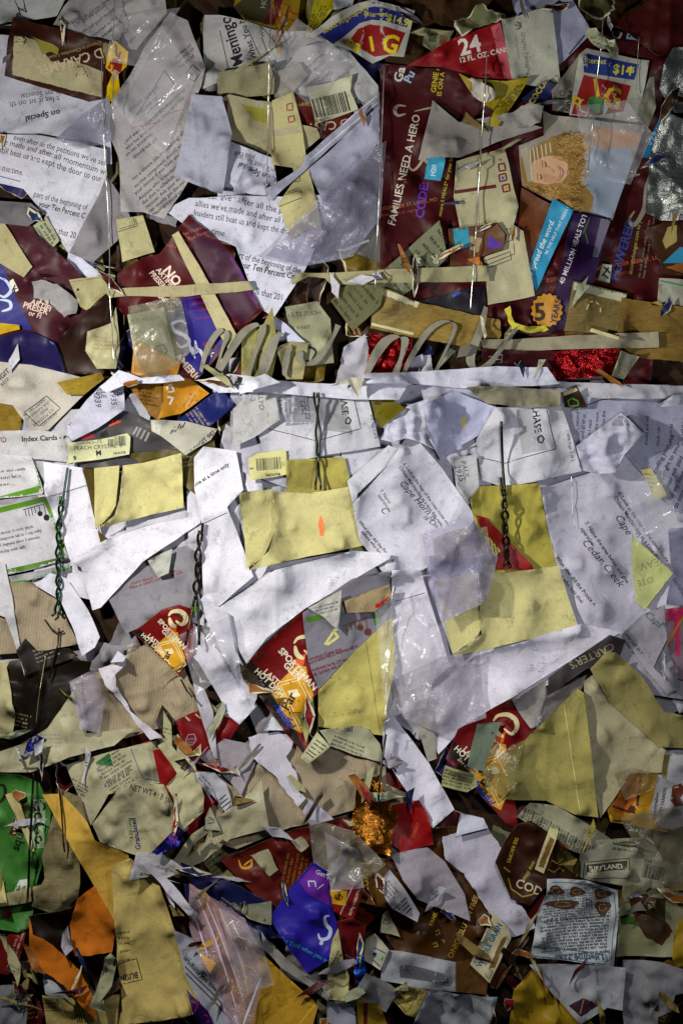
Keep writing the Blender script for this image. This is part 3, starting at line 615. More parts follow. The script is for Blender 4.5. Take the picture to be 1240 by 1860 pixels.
K(s, ['960,276 964,330', '966,272 970,300', '972,270 976,296', '980,266 984,292', '988,264 990,284', '996,262 998,280'], 2, '#c6bda0', name='barcode'); P(s, '943,274 956,270 966,332 956,334', '#9c9684')
s = S('carton_scrap', 'carton', 'orange brown card with a crimson diamond| under the turquoise banner', '944,345 990,372 1002,378 950,500 938,420', '#5a3012', 'gloss'); P(s, '932,412 948,398 940,420', '#7c1216')
s = S('meals_carton', 'carton', 'deep purple meals carton panel| left of the maroon carton writing', '1034,392 1104,404 1086,470 1050,600 1004,600 1000,560', '#27123a', 'gloss', lift=.6, amp=.8)
T(s, '40 MILLION MEALS TOTAL', 1020, 520, 13, 71.5, '#c0bcc0', bold=.012, xs=.95); K(s, ['1066,400 1054,430', '1058,424 1064,448'], 3, '#3a5a2a', taper=True)
P(s, '1086,402 1104,404 1082,470 1072,470', '#585468')
s = S('blue_banner', 'banner strip', 'turquoise banner with white script| crossing the maroon carton', '1000,366 1012,372 1036,388 972,530 958,512 955,494', '#2583ac', 'gloss', lift=1.2, curl=(0, 0), amp=.5)
T(s, 'help us spread the word.', 950, 535, 14.5, 67.5, '#c6d6dc', shear=.3, bold=.01, xs=.95); T(s, 'BE THE HELP THAT FEEDS HOPE', 990, 466, 8, 65, '#c0d4da', xs=.95)
s = S('gold_badge', 'badge', 'gold scalloped badge reading 5 YEARS| below the purple carton panel', [(990 + (29 if i % 2 else 25) * math.cos(i * math.pi / 16), 566 + (32 if i % 2 else 28) * math.sin(i * math.pi / 16)) for i in range(32)], '#a8741c', 'gloss', lift=1, curl=(0, 0), amp=.4, rnd_edge=0)
T(s, '5', 968, 584, 44, 4, '#20140c', bold=.06); T(s, 'YEARS', 1006, 590, 15, 78, '#2c2440', bold=.03)
s = S('board_cutout', 'board', 'large pale die cut board with printer marks| right of the third tall wire', '826,300 866,286 914,272 922,300 938,380 930,412 947,424 968,540 884,556 880,500 876,470 912,456 918,430 905,412 870,414 834,420 822,360', '#a6a182', 'card', amp=.5, curl=(1, 4), lift=3, stiff=9)
K(s, ['903,302 914,300 916,312 905,314 903,302', '904,321 916,318 918,330 906,333 904,321', '910,340 922,337 924,350 912,352 910,340'], 3, '#6a1c1a'); P(s, '908,324 913,323 914,328 909,329', '#2a56a0'); P(s, '914,343 919,342 920,347 915,348', '#b58c1c'); T(s, 'M', 904, 296, 7, 0, '#6a1c1a')
P(s, '820,350 898,338 900,344 822,356', '#54181a'); K(s, ['872,488 932,464 930,446', '878,492 926,474 924,460 880,476', '904,424 924,418 926,440 916,444'], 1.3)
K(s, '864,290 868,410', 1.2, '#7d795f')
s = S('carton_scrap', 'carton', 'picture carton in turquoise and orange| behind the die cut board', '812,420 900,408 914,430 912,456 870,470 880,500 816,490', '#5a3a24', 'gloss', lift=5)
P(s, '820,420 848,416 852,450 826,460', '#2d88a0'); P(s, '884,430 912,450 884,458', '#4a2a8e'); P(s, '846,474 880,466 876,490', '#a8611c'); P(s, '826,456 850,452 846,486 822,476', '#4c1c18'); P(s, '852,432 874,436 866,462 852,456', '#8f7c5c', jag=1)
s = S('blue_strip', 'banner strip', 'slanting blue code strip| at the right edge', '1204,196 1222,214 1178,292 1162,288', '#1d6a96', 'gloss'); T(s, '0 7 P 1', 1178, 268, 12, 60, '#7fb0c4', bold=.01)
s = S('card_scrap', 'card', 'pale grey crumpled plastic end| below the upright internet card', '1154,206 1172,150 1182,146 1186,200 1172,238 1150,222', '#77776a', 'gloss', lift=1, amp=3)
s = S('foil_sheet', 'foil', 'silver foil corner| at the right edge high up', '1240,88 1214,96 1196,128 1192,168 1216,214 1240,200', '#a9adac', 'foil', amp=4, lift=1, curl=(1, 8))
s = S('foil_sheet', 'foil', 'large bright silver foil wrapper with printed rows| at the right edge', '1196,214 1240,244 1240,400 1196,404 1166,392 1170,340 1174,290', '#a3a8a4', 'foil', amp=5, lift=3, curl=(2, 10), folds=[(1210, 330, -40, 8), (1220, 380, 20, 8)])
LN(s, 1184, 280, 90, 9, 9, -6, 5, '#55585a')
s = S('carton_scrap', 'carton', 'food picture carton in blue and orange| below the silver foil wrapper', '1166,420 1200,408 1240,404 1240,510 1200,500 1196,480', '#3c2416', 'gloss'); P(s, '1200,480 1232,450 1240,452 1320,470 1240,480', '#2f84a8'); P(s, '1208,416 1224,412 1226,440 1206,454 1200,440', '#9a8c50', jag=1); P(s, '1204,488 1240,478 1240,500', '#8a5424', jag=1)
s = S('plastic_tub', 'plastic tub', 'milky plastic tub wall| at the right edge above the ledge', '1192,508 1240,520 1240,640 1200,640 1186,600', '#87897a', 'gloss', amp=2, lift=3, tilt=(0, 8)); K(s, '1190,512 1240,524 1300,530', 3, '#2c6a4a')
s = S('logo_card', 'card', 'small chequered maker mark card| on the maroon carton', '1090,482 1108,484 1104,516 1082,512', '#9ca08c', 'gloss', lift=.4); K(s, ['1094,488 1104,498', '1092,500 1102,508', '1102,488 1090,504'], 3, '#1c1c14')
# strips, corrugated pieces and script letters
s = S('corrugated_scrap', 'cardboard', 'brown corrugated piece with white taped edge| left of the script letters', '680,524 700,530 760,552 905,584 908,612 886,642 790,622 672,598', '#7a6532', 'kraft', amp=1.5, curl=(1, 4), lift=2, tear=1)
P(s, '681,526 760,552 756,562 680,538', '#b3b296', 'card'); K(s, '674,590 750,608', 5, '#aaa684'); P(s, '684,538 750,558 742,604 676,590', '#7a6a40', 'kraft')
s = S('corrugated_scrap', 'cardboard', 'square brown corrugated flap with white tape| right of the gold badge', '1036,514 1134,536 1124,612 1020,604', '#6f6038', 'kraft', amp=1, lift=3, curl=(1, 3))
P(s, '1038,514 1136,536 1132,552 1036,530', '#a9ab92', 'card'); K(s, ['1060,566 1064,556', '1066,552 1072,551', '1078,552 1083,556', '1086,562 1086,570'], 2.5, '#c6bd92')
s = S('corrugated_scrap', 'cardboard', 'long brown corrugated strip| above the ledge at the right', '1124,544 1196,556 1240,580 1240,668 1150,650 1020,622 1022,606 1116,612', '#6f5828', 'kraft', amp=1.5, lift=1, tear=1)
s = S('foil_wrapper', 'foil wrapper', 'shiny red foil wrapper| above the ledge at the right', '1000,640 1120,634 1108,684 1000,692', '#7c080e', 'redfoil', amp=5, lift=1, curl=(1, 5), folds=[(1050, 660, 0, 6), (1060, 672, -5, 5)])
s = S('foil_wrapper', 'foil wrapper', 'small shiny red foil wrapper| behind the script letters', '672,608 748,618 740,680 664,682', '#7c080e', 'redfoil', amp=5, lift=1, folds=[(700, 640, 5, 6)])
s = S('plastic_scrap', 'plastic', 'clear grey plastic wedge| beside the shiny red foil wrapper at the right', '1120,640 1156,650 1130,690 1104,688', '#8f9078', 'gloss', amp=4, lift=1)
s = S('newsprint_scrap', 'newsprint', 'dark list print scrap with orange edge| above the script letters', '600,548 628,520 700,516 690,560 640,602', '#55563c', 'paper'); 
for q in range(5): LN(s, 606 + q * 12, 548 - q * 7, 46, 1, 8, -52, 9, '#15150f')
K(s, '580,552 630,520', 4, '#a85a1c')
s = S('carton_scrap', 'carton', 'maroon and violet fruit snack carton reading NO ARTIFICIAL| below the vaccine leaflet', '262,470 290,462 346,392 356,404 420,460 478,566 430,610 360,690 330,690 215,560 216,500', '#430c10', 'gloss', amp=1, curl=(1, 5), stiff=8)
P(s, '300,560 345,535 395,590 420,600 366,684 340,660', '#221c70'); P(s, '340,420 356,406 420,462 474,560 440,590 400,560', '#35162a')
K(s, ['330,545 392,536', '336,556 398,548', '345,568 402,560', '356,580 400,574', '420,470 474,560', '440,520 470,556'], 4.5, '#4c1668')
T(s, 'NO', 296, 492, 24, -52, '#c9b8b0', bold=.04); T(s, 'ARTIFICIAL', 284, 492, 13.5, -50, '#c4b0a8', bold=.025, xs=.95); T(s, 'PRESERVATIVES', 272, 498, 13.5, -49, '#c4b0a8', bold=.025, xs=.85); T(s, 'FLAVORS', 282, 534, 13.5, -46, '#c4b0a8', bold=.025, xs=.9)
K(s, ['340,590 330,584 314,590 318,602 338,612 345,624 330,632 322,622', '342,612 348,636 358,640 356,620', '356,652 350,636 366,640 372,660'], 7, '#b3b8cc', name='printed_script', taper=True); T(s, 'AMERICA', 318, 650, 18, -48, '#b5a49c', bold=.03)
P(s, '370,626 384,618 394,630 380,648', '#7c2c2c'); T(s, 'k', 378, 644, 18, -35, '#b8b39c', bold=.03); T(s, 'Flavors', 296, 446, 9, -15, '#a04434'); T(s, 'That Nutritionist', 330, 432, 9, 18, '#9a4a34'); T(s, 'A Red Flavored', 336, 442, 9, 18, '#9a4a34')
s = S('board_scrap', 'board', 'small tan square with a drawn rectangle| below the vaccine leaflet', '214,402 262,394 283,460 224,478', '#9c9874', 'card', lift=1.5, amp=.4)
K(s, ['216,420 248,410 244,398', '217,424 252,412 248,400'], 1.2); K(s, '214,420 280,400', 1, '#74715a')
s = S('jar_label', 'label', 'pale jar label with upside down words| left of the fruit snack carton', '234,574 300,560 318,640 320,662 250,664', '#8c8d76', 'gloss', lift=1)
T(s, 'H TS RECEIPT', 240, 588, 9, 6, '#33332c'); T(s, 'RE AVAIL', 244, 604, 9, 4, '#33332c', flip=True)
P(s, '228,548 262,540 266,562 234,572', '#4c1416'); T(s, 'V V', 256, 556, 12, 5, '#a88c8c'); K(s, ['232,574 248,640 262,672'], 1.4, '#b3b098'); K(s, '285,655 286,632 300,628 306,640 296,652', 3, '#1c1c18')
s = S('carton_scrap', 'carton', 'orange carton with pink script| at the foot of the fruit snack carton', '248,618 284,638 330,660 322,692 240,690', '#a8741c', 'gloss', lift=2); K(s, ['262,660 264,640 272,640 274,664', '276,660 280,644 290,660', '292,664 296,650 306,660'], 4, '#c07a5c', taper=True); K(s, '256,630 260,634', 3, '#c0602c')
s = S('board_strip', 'board strip', 'slanting tan board strip with worn top| across the fruit snack carton', '314,430 326,423 372,500 432,612 418,640 400,610', '#a29c78', 'card', amp=.5, lift=3, curl=(0, 0)); T(s, 'RECYCLED', 350, 520, 11, -60, '#8a8566'); K(s, ['316,440 322,452', '320,448 330,470'], 3, '#5a4c20', taper=True)
s = S('board_strip', 'board strip', 'long level tan board strip| crossing below the two petition letters', '196,528 300,522 455,514 462,530 330,542 240,540 202,544', '#918b6c', 'card', amp=.5, lift=4, curl=(0, 0))
s = S('board_strip', 'board strip', 'long level olive board strip| left of the die cut board', '530,514 545,500 700,494 884,486 886,514 640,520 600,518 590,508 560,506 532,522', '#8e8a6a', 'card', amp=.5, lift=4, curl=(0, 0))
s = S('board_strip', 'board strip', 'level grey board strip| just above the ledge at the right', '870,620 920,618 1188,606 1190,634 1000,638 876,642', '#85806c', 'card', amp=.7, lift=5, curl=(0, 0))
s = S('jar_label', 'label', 'large pale jar label with mirrored words| above the script letters', '518,560 576,548 600,580 606,660 540,668', '#84856c', 'gloss', lift=1)
T(s, 'HLTS TUOH', 524, 578, 11, 6, '#3a3a30'); T(s, 'RE AVAIL', 524, 594, 10, 4, '#3a3a30', flip=True); K(s, '548,656 550,640 562,632 574,640 566,656', 5, '#1c1c18', taper=True)
s = S('paper_sheet', 'paper', 'small lavender paper point| below the middle petition letter', '498,576 520,590 555,624 500,620', '#a9abc4', lift=2)
s = S('plastic_bag', 'plastic bag', 'olive crumpled plastic| behind the first script letters', '440,610 480,590 496,560 505,640 494,690 440,690', '#7f7d4a', 'gloss', amp=6, lift=1)
s = S('tag', 'tag', 'tan tag with a punched hole| behind the second script letter', '502,634 530,622 560,626 550,690 520,690', '#85805e', 'card', lift=1); K(s, '519,651 520,655', 4, '#111')
s = S('carton_scrap', 'carton', 'dark carton with drawn bricks| under the grey board strip', '872,636 1000,640 1000,690 880,690', '#331014', 'gloss'); K(s, ['885,650 910,646 908,662 886,664', '896,648 896,662', '886,656 908,654', '932,660 938,666 944,656'], 1.2, '#a8a098')
def letters(label, strokes, wd):
    for q, (lb, ln) in enumerate(strokes):
        V = []; ln = pts(ln); out = []; wd = 10 + 4 * (q % 3)
        # smooth the stroke
        for i in range(len(ln) - 1):
            p0 = ln[max(0, i - 1)]; p1 = ln[i]; p2 = ln[i + 1]; p3 = ln[min(len(ln) - 1, i + 2)]
            for t in (0, .25, .5, .75):
                out.append(tuple(.5 * ((2 * p1[k]) + (-p0[k] + p2[k]) * t + (2 * p0[k] - 5 * p1[k] + 4 * p2[k] - p3[k]) * t * t + (-p0[k] + 3 * p1[k] - 3 * p2[k] + p3[k]) * t ** 3) for k in (0, 1)))
        out.append(ln[-1]); n = len(out); A = []; B = []
        for i, p in enumerate(out):
            a = out[max(0, i - 1)]; b = out[min(n - 1, i + 1)]; f = i / (n - 1); wv = wd * (.32 + .8 * abs(math.sin(math.pi * f * 1.1 + .2)))
            A.append((p[0] + wv * .5, p[1] + 2)); B.append((p[0] - wv * .5, p[1] - 2))
        s = S('script_letter', 'letter cutout', lb, A + B[::-1], '#77756a', 'card', amp=.4, curl=(0, 0), lift=3, stiff=9, rnd_edge=0, group='grey script letter cutouts standing above the ledge', th=2.5)
letters('', [
 ('grey script stroke with tall arch| left of the plastic bag', '366,676 376,640 392,612 408,600 414,612 404,640 392,684'),
 ('grey script stroke leaning over| the olive crumpled plastic', '396,684 420,640 448,602 474,590 478,604 466,640 452,684'),
 ('grey script stroke rising| right of the olive crumpled plastic', '478,684 484,660 500,620 512,606'),
 ('grey script upright| beside the punched tan tag', '516,684 522,650 528,630'),
 ('grey script curve| ending high left of the small red foil', '548,640 545,654 556,664 575,656 600,624 614,592'),
 ('grey script arch| in front of the small red foil', '664,684 680,650 700,622 722,612 734,620 728,650 716,684'),
 ('wide grey script arch| on the corrugated piece', '730,684 746,650 776,604 806,586 824,594 812,630 786,684'),
 ('grey script bowl| under the corrugated piece', '880,560 870,600 852,650 860,672 884,664 912,630 940,590'),
 ], 15)
s = S('paper_shreds', 'paper shreds', 'yellow and white torn shreds| on the grey board strip', '912,566 922,560 930,590 948,596 985,594 992,602 960,608 924,602', '#b5ac3c', amp=4, tear=2, lift=3)
s = S('paper_shreds', 'paper shreds', 'white splinter of paper| hanging off the grey board strip', '868,576 874,582 880,614 876,620 870,600', '#b3ae96', amp=2, tear=1, lift=3)
s = S('board_strip', 'board strip', 'short white splinter of board| below the square corrugated flap', '1068,600 1116,616 1114,622 1064,606', '#b9b084', 'card', lift=4)
# ------------------------------------------------------------------ lower bale, middle zone
U_ = [('plain page glimpsed| behind the index card sheet', '0,760 190,740 210,860 120,900 0,880', '#a3a3ae'),
 ('plain white page glimpsed| behind the left twisted tie', '90,840 230,880 240,1010 170,1090 60,1060 80,930', '#b3b3c0'),
 ('plain white page glimpsed| below the broad diagonal sheet', '230,940 380,900 420,1090 300,1110 240,1060', '#aaaab6'),
 ('plain white page glimpsed| around the second twisted tie', '340,880 470,850 520,1060 430,1150 350,1130', '#b6b6c4'),
 ('plain lavender page glimpsed| under the two bank letters', '420,700 730,700 740,870 560,900 420,850', '#9b9bac'),
 ('plain lavender page glimpsed| right of the larger yellow envelope', '620,820 880,800 900,960 760,1080 640,1060', '#a6a6b6'),
 ('plain white page glimpsed| behind the crumpled ball', '720,700 900,700 900,800 780,830 700,800', '#9d9dae'),
 ('plain lavender page glimpsed| under the largest yellow envelope', '740,1000 1080,1020 1100,1200 900,1280 760,1300', '#b2b0be'),
 ('plain page glimpsed| between the bank letter and quiz sheet', '980,700 1240,700 1240,900 1060,960 960,880', '#9494a6'),
 ('plain lavender page glimpsed| at the right edge below the quiz sheets', '1080,1100 1240,1040 1240,1280 1180,1260 1100,1200', '#86848f'),
 ('plain white page glimpsed| under the wide slanting sheet', '400,1040 640,1000 720,1060 560,1140 420,1230 380,1160', '#b4b4c2')]
for lb, pl, cl in U_: S('paper_sheet', 'paper', lb, pl, cl, amp=1.5, curl=(1, 4), folds=[(pts(pl)[0][0] + 90, pts(pl)[0][1] + 50, 20, 2, 4)])
s = S('cardboard_scrap', 'cardboard', 'brown board corner| behind the left mailing card', '0,720 30,735 45,760 40,790 0,790', '#6f5a1e', 'kraft')
s = S('carton_scrap', 'carton', 'dark grey shipping wrap with barcode bars| in the left middle', '130,790 170,755 235,748 280,770 340,790 380,830 300,850 150,850', '#3c3a3e', 'gloss', amp=2)
K(s, ['244,790 252,776', '250,794 258,778', '257,798 266,782', '265,802 273,786'], 4, '#77777c'); K(s, ['200,774 222,766', '206,770 208,764', '214,770 216,764'], 3, '#b9402c'); P(s, '184,788 196,782 200,792 186,796', '#141416'); P(s, '160,782 178,795 150,800', '#8c1c28')
s = S('carton_scrap', 'carton', 'olive brown crumpled wrap| above the small yellow envelope', '230,825 330,815 390,800 400,870 360,900 330,880', '#4a421c', 'gloss', amp=4)
s = S('carton_scrap', 'carton', 'deep blue carton fold| left of the ledge papers', '322,764 380,722 404,706 428,740 380,775', '#141c56', 'gloss', amp=2)
s = S('carton_scrap', 'carton', 'orange brown sweet carton| under the ledge at the left', '228,690 286,678 310,690 292,765 275,755', '#6f4c12', 'gloss', amp=2); 
for q in range(6): LN(s, 252 + q * 1, 700 + q * 7, 36, 1, 7, -10, 7, '#2a1808')
s = S('carton_scrap', 'carton', 'golden orange carton tag with white symbol| under the ledge at the left', '300,694 330,686 348,690 382,716 330,752 290,762 300,730', '#a8741c', 'gloss', amp=2, lift=1); K(s, ['306,704 314,700 318,712 308,714 306,704', '306,722 316,724 310,736'], 3.5, '#c9c4bc'); LN(s, 336, 740, 30, 3, 8, 60, 6, '#5c3c08')
s = S('mail_card', 'mail card', 'grey bulk mailing card with postage box| at the left edge', '0,650 60,664 165,690 178,700 150,722 90,782 62,782 28,738 0,716', '#a09c96', 'card', amp=.8, curl=(1, 4), lift=1)
K(s, '50,750 86,720 112,742 74,775 50,750', 1.4); T(s, 'PRSRT STD', 103, 748, 7.5, 222); T(s, 'U.S. POSTAGE', 98, 742, 7.5, 222); T(s, 'PAID', 87, 740, 7.5, 222); T(s, 'LINE, KANSAS MO', 90, 728, 6.5, 222); T(s, 'PERMIT NO. 46', 82, 724, 7, 222)
T(s, '5-DIGIT 982', -10, 706, 13, 42, bold=.02); T(s, 'H', 40, 664, 11, 42); T(s, 'R012', 8, 704, 9, 42)
s = S('paper_scrap', 'envelope', 'mustard brown folded paper tip| over the mailing card', '107,696 188,678 192,690 170,706 156,718 126,718', '#7f6a22', 'kraft', lift=2, amp=1)
s = S('slip', 'note', 'lavender slip with sideways handwriting| below the ledge at the left', '186,702 226,676 230,746 180,780 130,806 127,772 160,728', '#a4a4b8', amp=1.6, curl=(1, 4), lift=2)
T(s, 'PAUL', 210, 692, 13, -78, '#23232a', shear=.3); T(s, '1-3935', 198, 696, 15, -80, '#23232a', shear=.2); T(s, 'ILLE', 184, 702, 13, -82, '#23232a', shear=.2); T(s, '98239', 172, 704, 15, -82, '#23232a', shear=.2); T(s, 'AM', 134, 776, 9, 80, '#2a2a6a')
s = S('leaflet', 'leaflet', 'index card packaging sheet with heavy heading| at the left edge', '0,786 80,782 128,792 140,810 130,840 60,834 0,826', '#a3a3a8', amp=.8)
T(s, 'AVERY®', -32, 806, 13, 2, '#5a1c1c', bold=.035); T(s, 'Index Cards - M', 44, 803, 13, 3, bold=.035)
s = S('instruction_card', 'recipe card', 'white recipe card with green border| upper of two at the left edge', '0,820 62,830 86,892 84,898 0,912', '#b0b0b8', amp=.7, lift=.5)
LN(s, -5, 860, 62, 1, 12, 6, 6.5); LN(s, -5, 872, 52, 1, 12, 6, 6.5); LN(s, -5, 884, 30, 1, 12, 6, 6.5)
P(s, '62,834 72,832 90,884 84,892 0,912 0,902 78,882', '#4d7a1e', name='printed_border')
s = S('instruction_card', 'recipe card', 'white recipe card with green border and hanging lamps| lower at the left edge', '0,918 92,898 112,960 128,1014 60,1034 12,1044 0,1000', '#a8a8b2', amp=.7, lift=.8)
P(s, '0,922 88,902 92,910 108,960 128,1012 120,1014 100,950 84,912 0,932', '#4d7a1e', name='printed_border'); P(s, '14,1034 120,1010 122,1018 16,1044', '#3f6416', name='printed_border')
K(s, ['44,926 84,916', '48,926 50,938', '54,925 56,938', '60,923 62,936', '66,922 68,932', '75,920 76,930', '84,917 87,936'], 1.3); P(s, [(76 + 5 * math.cos(a), 933 + 5 * math.sin(a)) for a in np.arange(0, 6.2, .7)], '#1c1c22'); P(s, [(88 + 6 * math.cos(a), 940 + 6 * math.sin(a)) for a in np.arange(0, 6.2, .7)], '#1c1c22')
T(s, 'sture about ½-inch thick.', -16, 975, 8, 12, bold=.01); T(s, 'Place in salted milk (2 teaspoons salt to 1 cup milk).', -60, 995, 8, 12, bold=.01, xs=.85); T(s, 'moderately hot fat (375 degrees) about 5 minutes.', -60, 1006, 8, 12, bold=.01, xs=.85); T(s, 'oven. Sprinkle with salt.', -26, 1011, 8, 12, bold=.01)
s = S('green_strip', 'strip', 'pale strip with green edge| under the lower recipe card', '14,1048 100,1030 128,1022 130,1036 60,1052 20,1064', '#8f9196', amp=.5, lift=1); P(s, '16,1058 60,1050 128,1030 128,1036 20,1066', '#3f7a16', name='printed_border')
s = S('paper_sheet', 'paper', 'white page right of the recipe cards| with a level fold', '84,840 152,850 170,905 194,990 134,1024 112,960 90,896', WT, amp=.8, curl=(1, 4), folds=[(130, 890, 18, 2, 3)], lift=1.2)
K(s, ['86,906 160,882'], 1.4, '#55555c')
s = S('carton_scrap', 'carton', 'brown striped carton edge| left of the small yellow envelope', '154,852 178,852 178,960 198,978 186,985', '#4b3d18', 'kraft'); 
s = S('instruction_card', 'recipe card', 'grey recipe card with crimson print| behind the hot wing carton in the left middle', '200,1090 262,1018 340,990 372,1010 390,1050 360,1120 280,1128 230,1150', '#77757e', amp=1)
TX(s, 'sture about 1/2 inch thick', 240, 1062, 330, 1036, 8, '#6a1418', bold=.01); TX(s, 'Place in salted milk to 1 cup milk', 238, 1070, 335, 1040, 8, '#6a1418', bold=.01); P(s, '262,1124 370,1096 380,1106 300,1128', '#3f7a16', name='printed_border')
s = S('paper_scrap', 'leaflet', 'crumpled corner of printed paper| above the grey recipe card', '270,1016 316,996 310,1040 290,1048', '#9a9c98', amp=3, lift=2)
s = S('paper_sheet', 'paper', 'broad white diagonal sheet| under the small yellow envelope', '132,1020 195,980 288,950 370,935 366,950 262,1020 185,1103 170,1108 150,1030', WT, amp=.8, curl=(1, 4), folds=[(223, 1010, 90, 2, 3), (200, 1050, -35, 2)], lift=1)
s = S('barcode_tag', 'tag', 'clothing size tag reading PEACH CRYSTAL| above the small yellow envelope', '130,806 200,796 234,788 240,794 238,826 180,836 126,843', '#aeb08e', 'card', amp=.4, curl=(1, 3), lift=4)
T(s, 'FORBES-YS', 141, 809, 10, 4, '#55554c', bold=.01); T(s, 'PEACH CRYSTAL  S', 140, 819, 10, 4, '#3c3c34', bold=.01); BC(s, 200, 812, 32, 18, 3); T(s, 'M', 178, 828, 13, 4, bold=.03); T(s, 'N636708', 209, 826, 6, 4, bold=.02); K(s, '138,832 141,830 142,834 139,835', 3)
s = S('mail_card', 'mail card', 'grey mail card with bar marks and 5-DIGIT| below the golden carton tag', '276,764 340,766 396,780 384,800 340,828 296,794 278,784', '#9b9a90', 'card', amp=.8, lift=2, curl=(1, 4))
K(s, ['312,790 315,782', '316,787 320,776', '320,786 324,779', '324,782 329,770', '329,780 332,773', '333,778 338,768'], 2); T(s, '5-DIGIT 9823', 352, 826, 11, 44, bold=.02)
P(s, '276,766 300,764 290,795 276,790', '#aeada4', 'card')
def envelope(label, body, flap, back, fold=None):
    if back:
        b = S('envelope', 'envelope', back[0], back[1], '#928a48', 'paper', amp=1.5, curl=(0, 0), folds=[(back[2][0], back[2][1], 75, 2), (back[2][0] + 20, back[2][1], 70, 1.5)])
    f = S('envelope_flap', 'envelope', label + '| (flap)', flap, '#aea876', 'paper', amp=.9, curl=(1, 5), lift=3)
    b = S('envelope', 'envelope', label, body, '#b0aa78', 'paper', amp=1.5, curl=(1, 4), lift=7, folds=[((pts(body)[0][0] + pts(body)[2][0]) / 2, pts(body)[0][1] + 15, 12, 1.5), ((pts(body)[0][0] + pts(body)[2][0]) / 2 + 30, pts(body)[0][1] + 30, 70, 1.2)])
    f.flap_of = b; bp_ = pts(body); n_ = len(bp_)
    K(b, [[bp_[2], bp_[3]]], 1.2, '#7c7644'); 
    return b
envelope('small yellow envelope| in the left middle', '226,846 262,842 333,824 336,922 280,934 184,960 214,936 222,905', '175,851 220,846 214,918 205,936 178,961', None)
s = S('letter', 'bank statement', 'grey bank letter with CHASE mark| under the left part of the ledge', '440,716 500,712 664,712 690,812 600,826 532,840 480,824 470,790', '#a6a7b2', amp=2.5, curl=(1, 4), folds=[(530, 770, 85, 6), (575, 750, 85, 5), (560, 810, 20, 3)], lift=1)
T(s, 'CHASE', 616, 706, 16, -83, INK, bold=.03); K(s, '627,763 633,759 637,765 634,771 628,770 627,763', 3); T(s, '11898 Page 2 of 2', 670, 748, 7, -79); K(s, ['488,780 530,790 575,802 655,780 640,712'], 1.3)
for q, t_ in enumerate(("r account,", "or more", "s $15,000")): T(s, t_, 525 - q * 9, 722, 8, -86)
for q, t_ in enumerate(("questions why", "number and", "s of this")): T(s, t_, 556 - q * 5, 718 + q * 6, 8, -84, bold=.01)
P(s, '520,716 578,716 570,770 520,775', '#7a7b88', 'paper', label='greyed panel')
P(s, '575,706 618,706 640,790 588,782', '#86878c', 'paper', label='greyed window')
s = S('slip', 'note', 'handwritten grey slip reading ILLYO| on the left bank letter', '425,745 460,712 498,704 510,764 462,796 424,812', '#9a9b9e', 'paper', lift=1.5); T(s, 'ILLYO', 470, 712, 13, -86, '#33333a', shear=.2); T(s, '1-2', 456, 716, 12, -86, '#55555a')
s = S('paper_sheet', 'paper', 'large white page left of the larger yellow envelope| with a level fold', '355,832 372,812 430,820 444,890 415,921 462,1046 400,1100 372,1085 368,935 356,890', WT, amp=1.2, curl=(1, 4), folds=[(400, 930, 22, 3, 4), (410, 960, 80, 2)], lift=1)
T(s, 'one at a time only', 356, 885, 10, 32, '#3a3a30', bold=.03); K(s, '374,950 422,928', 1.4, '#33333a')
s = S('barcode_tag', 'tag', 'cream barcode tag| left of the first twisted wire at the centre', '452,834 470,824 520,818 524,862 456,874', '#b0ae7c', 'card', lift=2); BC(s, 468, 856, 44, 22, 5); T(s, 'N636708', 484, 866, 7, 4, bold=.03); T(s, 'S', 455, 850, 9, -85, bold=.02)
envelope('larger yellow envelope| in the centre', '500,893 560,896 640,884 654,905 660,990 560,1010 456,1034 490,1000 502,960', '437,896 498,888 502,960 480,1010 450,1032', ('olive yellow envelope back| above the larger yellow envelope', '522,836 626,832 650,930 660,1000 600,990 520,900', (590, 860)))
P(SHEETS[-1], '582,934 590,950 588,972 582,974 578,950', '#c8683c', label='orange smear')
s = S('paper_sheet', 'paper', 'white triangle of paper| left of the first quiz sheet', '630,874 704,810 730,820 648,898 645,940', '#aeb2be', lift=.5)
s = S('quiz_sheet', 'worksheet', 'handwritten map quiz sheet| in the centre right', '735,798 762,806 800,850 862,940 806,1010 766,1034 696,1042 652,980 640,916 700,850', '#b2b2c0', amp=1.5, curl=(1, 4), folds=[(760, 880, 40, 2), (740, 830, 20, 3), (820, 930, 70, 3)], lift=2, stiff=7)
T(s, '6. Look at the map of the coast route on', 730, 844, 8.5, -54, xs=.95, bold=.01); T(s, 'Chilean Merchandise at a time this cape', 722, 850, 8.5, -54, xs=.95, bold=.01); T(s, '7. Name', 688, 892, 8.5, -54); T(s, 'operation.', 684, 900, 8.5, -54)
T(s, 'Cape Horn is', 722, 878, 17, -48, '#2a2a36', shear=.35); T(s, 'C', 688, 925, 18, -50, '#2a2a36', shear=.35)
T(s, 'What year did the Prince A', 650, 948, 8.5, -50, bold=.01); T(s, 'sailors who lost th', 655, 966, 8.5, -50, bold=.01); T(s, 'is On', 766, 940, 14, -40, '#2a2a36', shear=.3)
s = S('paper_sheet', 'paper', 'wide white sheet slanting| below the larger yellow envelope', '400,1102 501,1034 640,1000 709,1004 706,1014 552,1106 485,1157 449,1204 424,1160', WT, amp=.9, curl=(1, 4), folds=[(502, 1080, 90, 2.5, 3), (470, 1130, -35, 2), (560, 1060, -45, 1)], lift=1.5)
LN(s, 590, 1048, 30, 3, 5, -4, 4, '#77777c', dens=.5)
s = S('crumpled_paper', 'paper', 'crumpled white paper ball| above the first quiz sheet', '690,800 704,768 738,740 772,728 800,752 790,820 762,806 735,798 712,806', '#a9aabc', amp=8, curl=(3, 8), lift=3, folds=[(740, 770, 40, 8), (760, 760, -30, 8)])
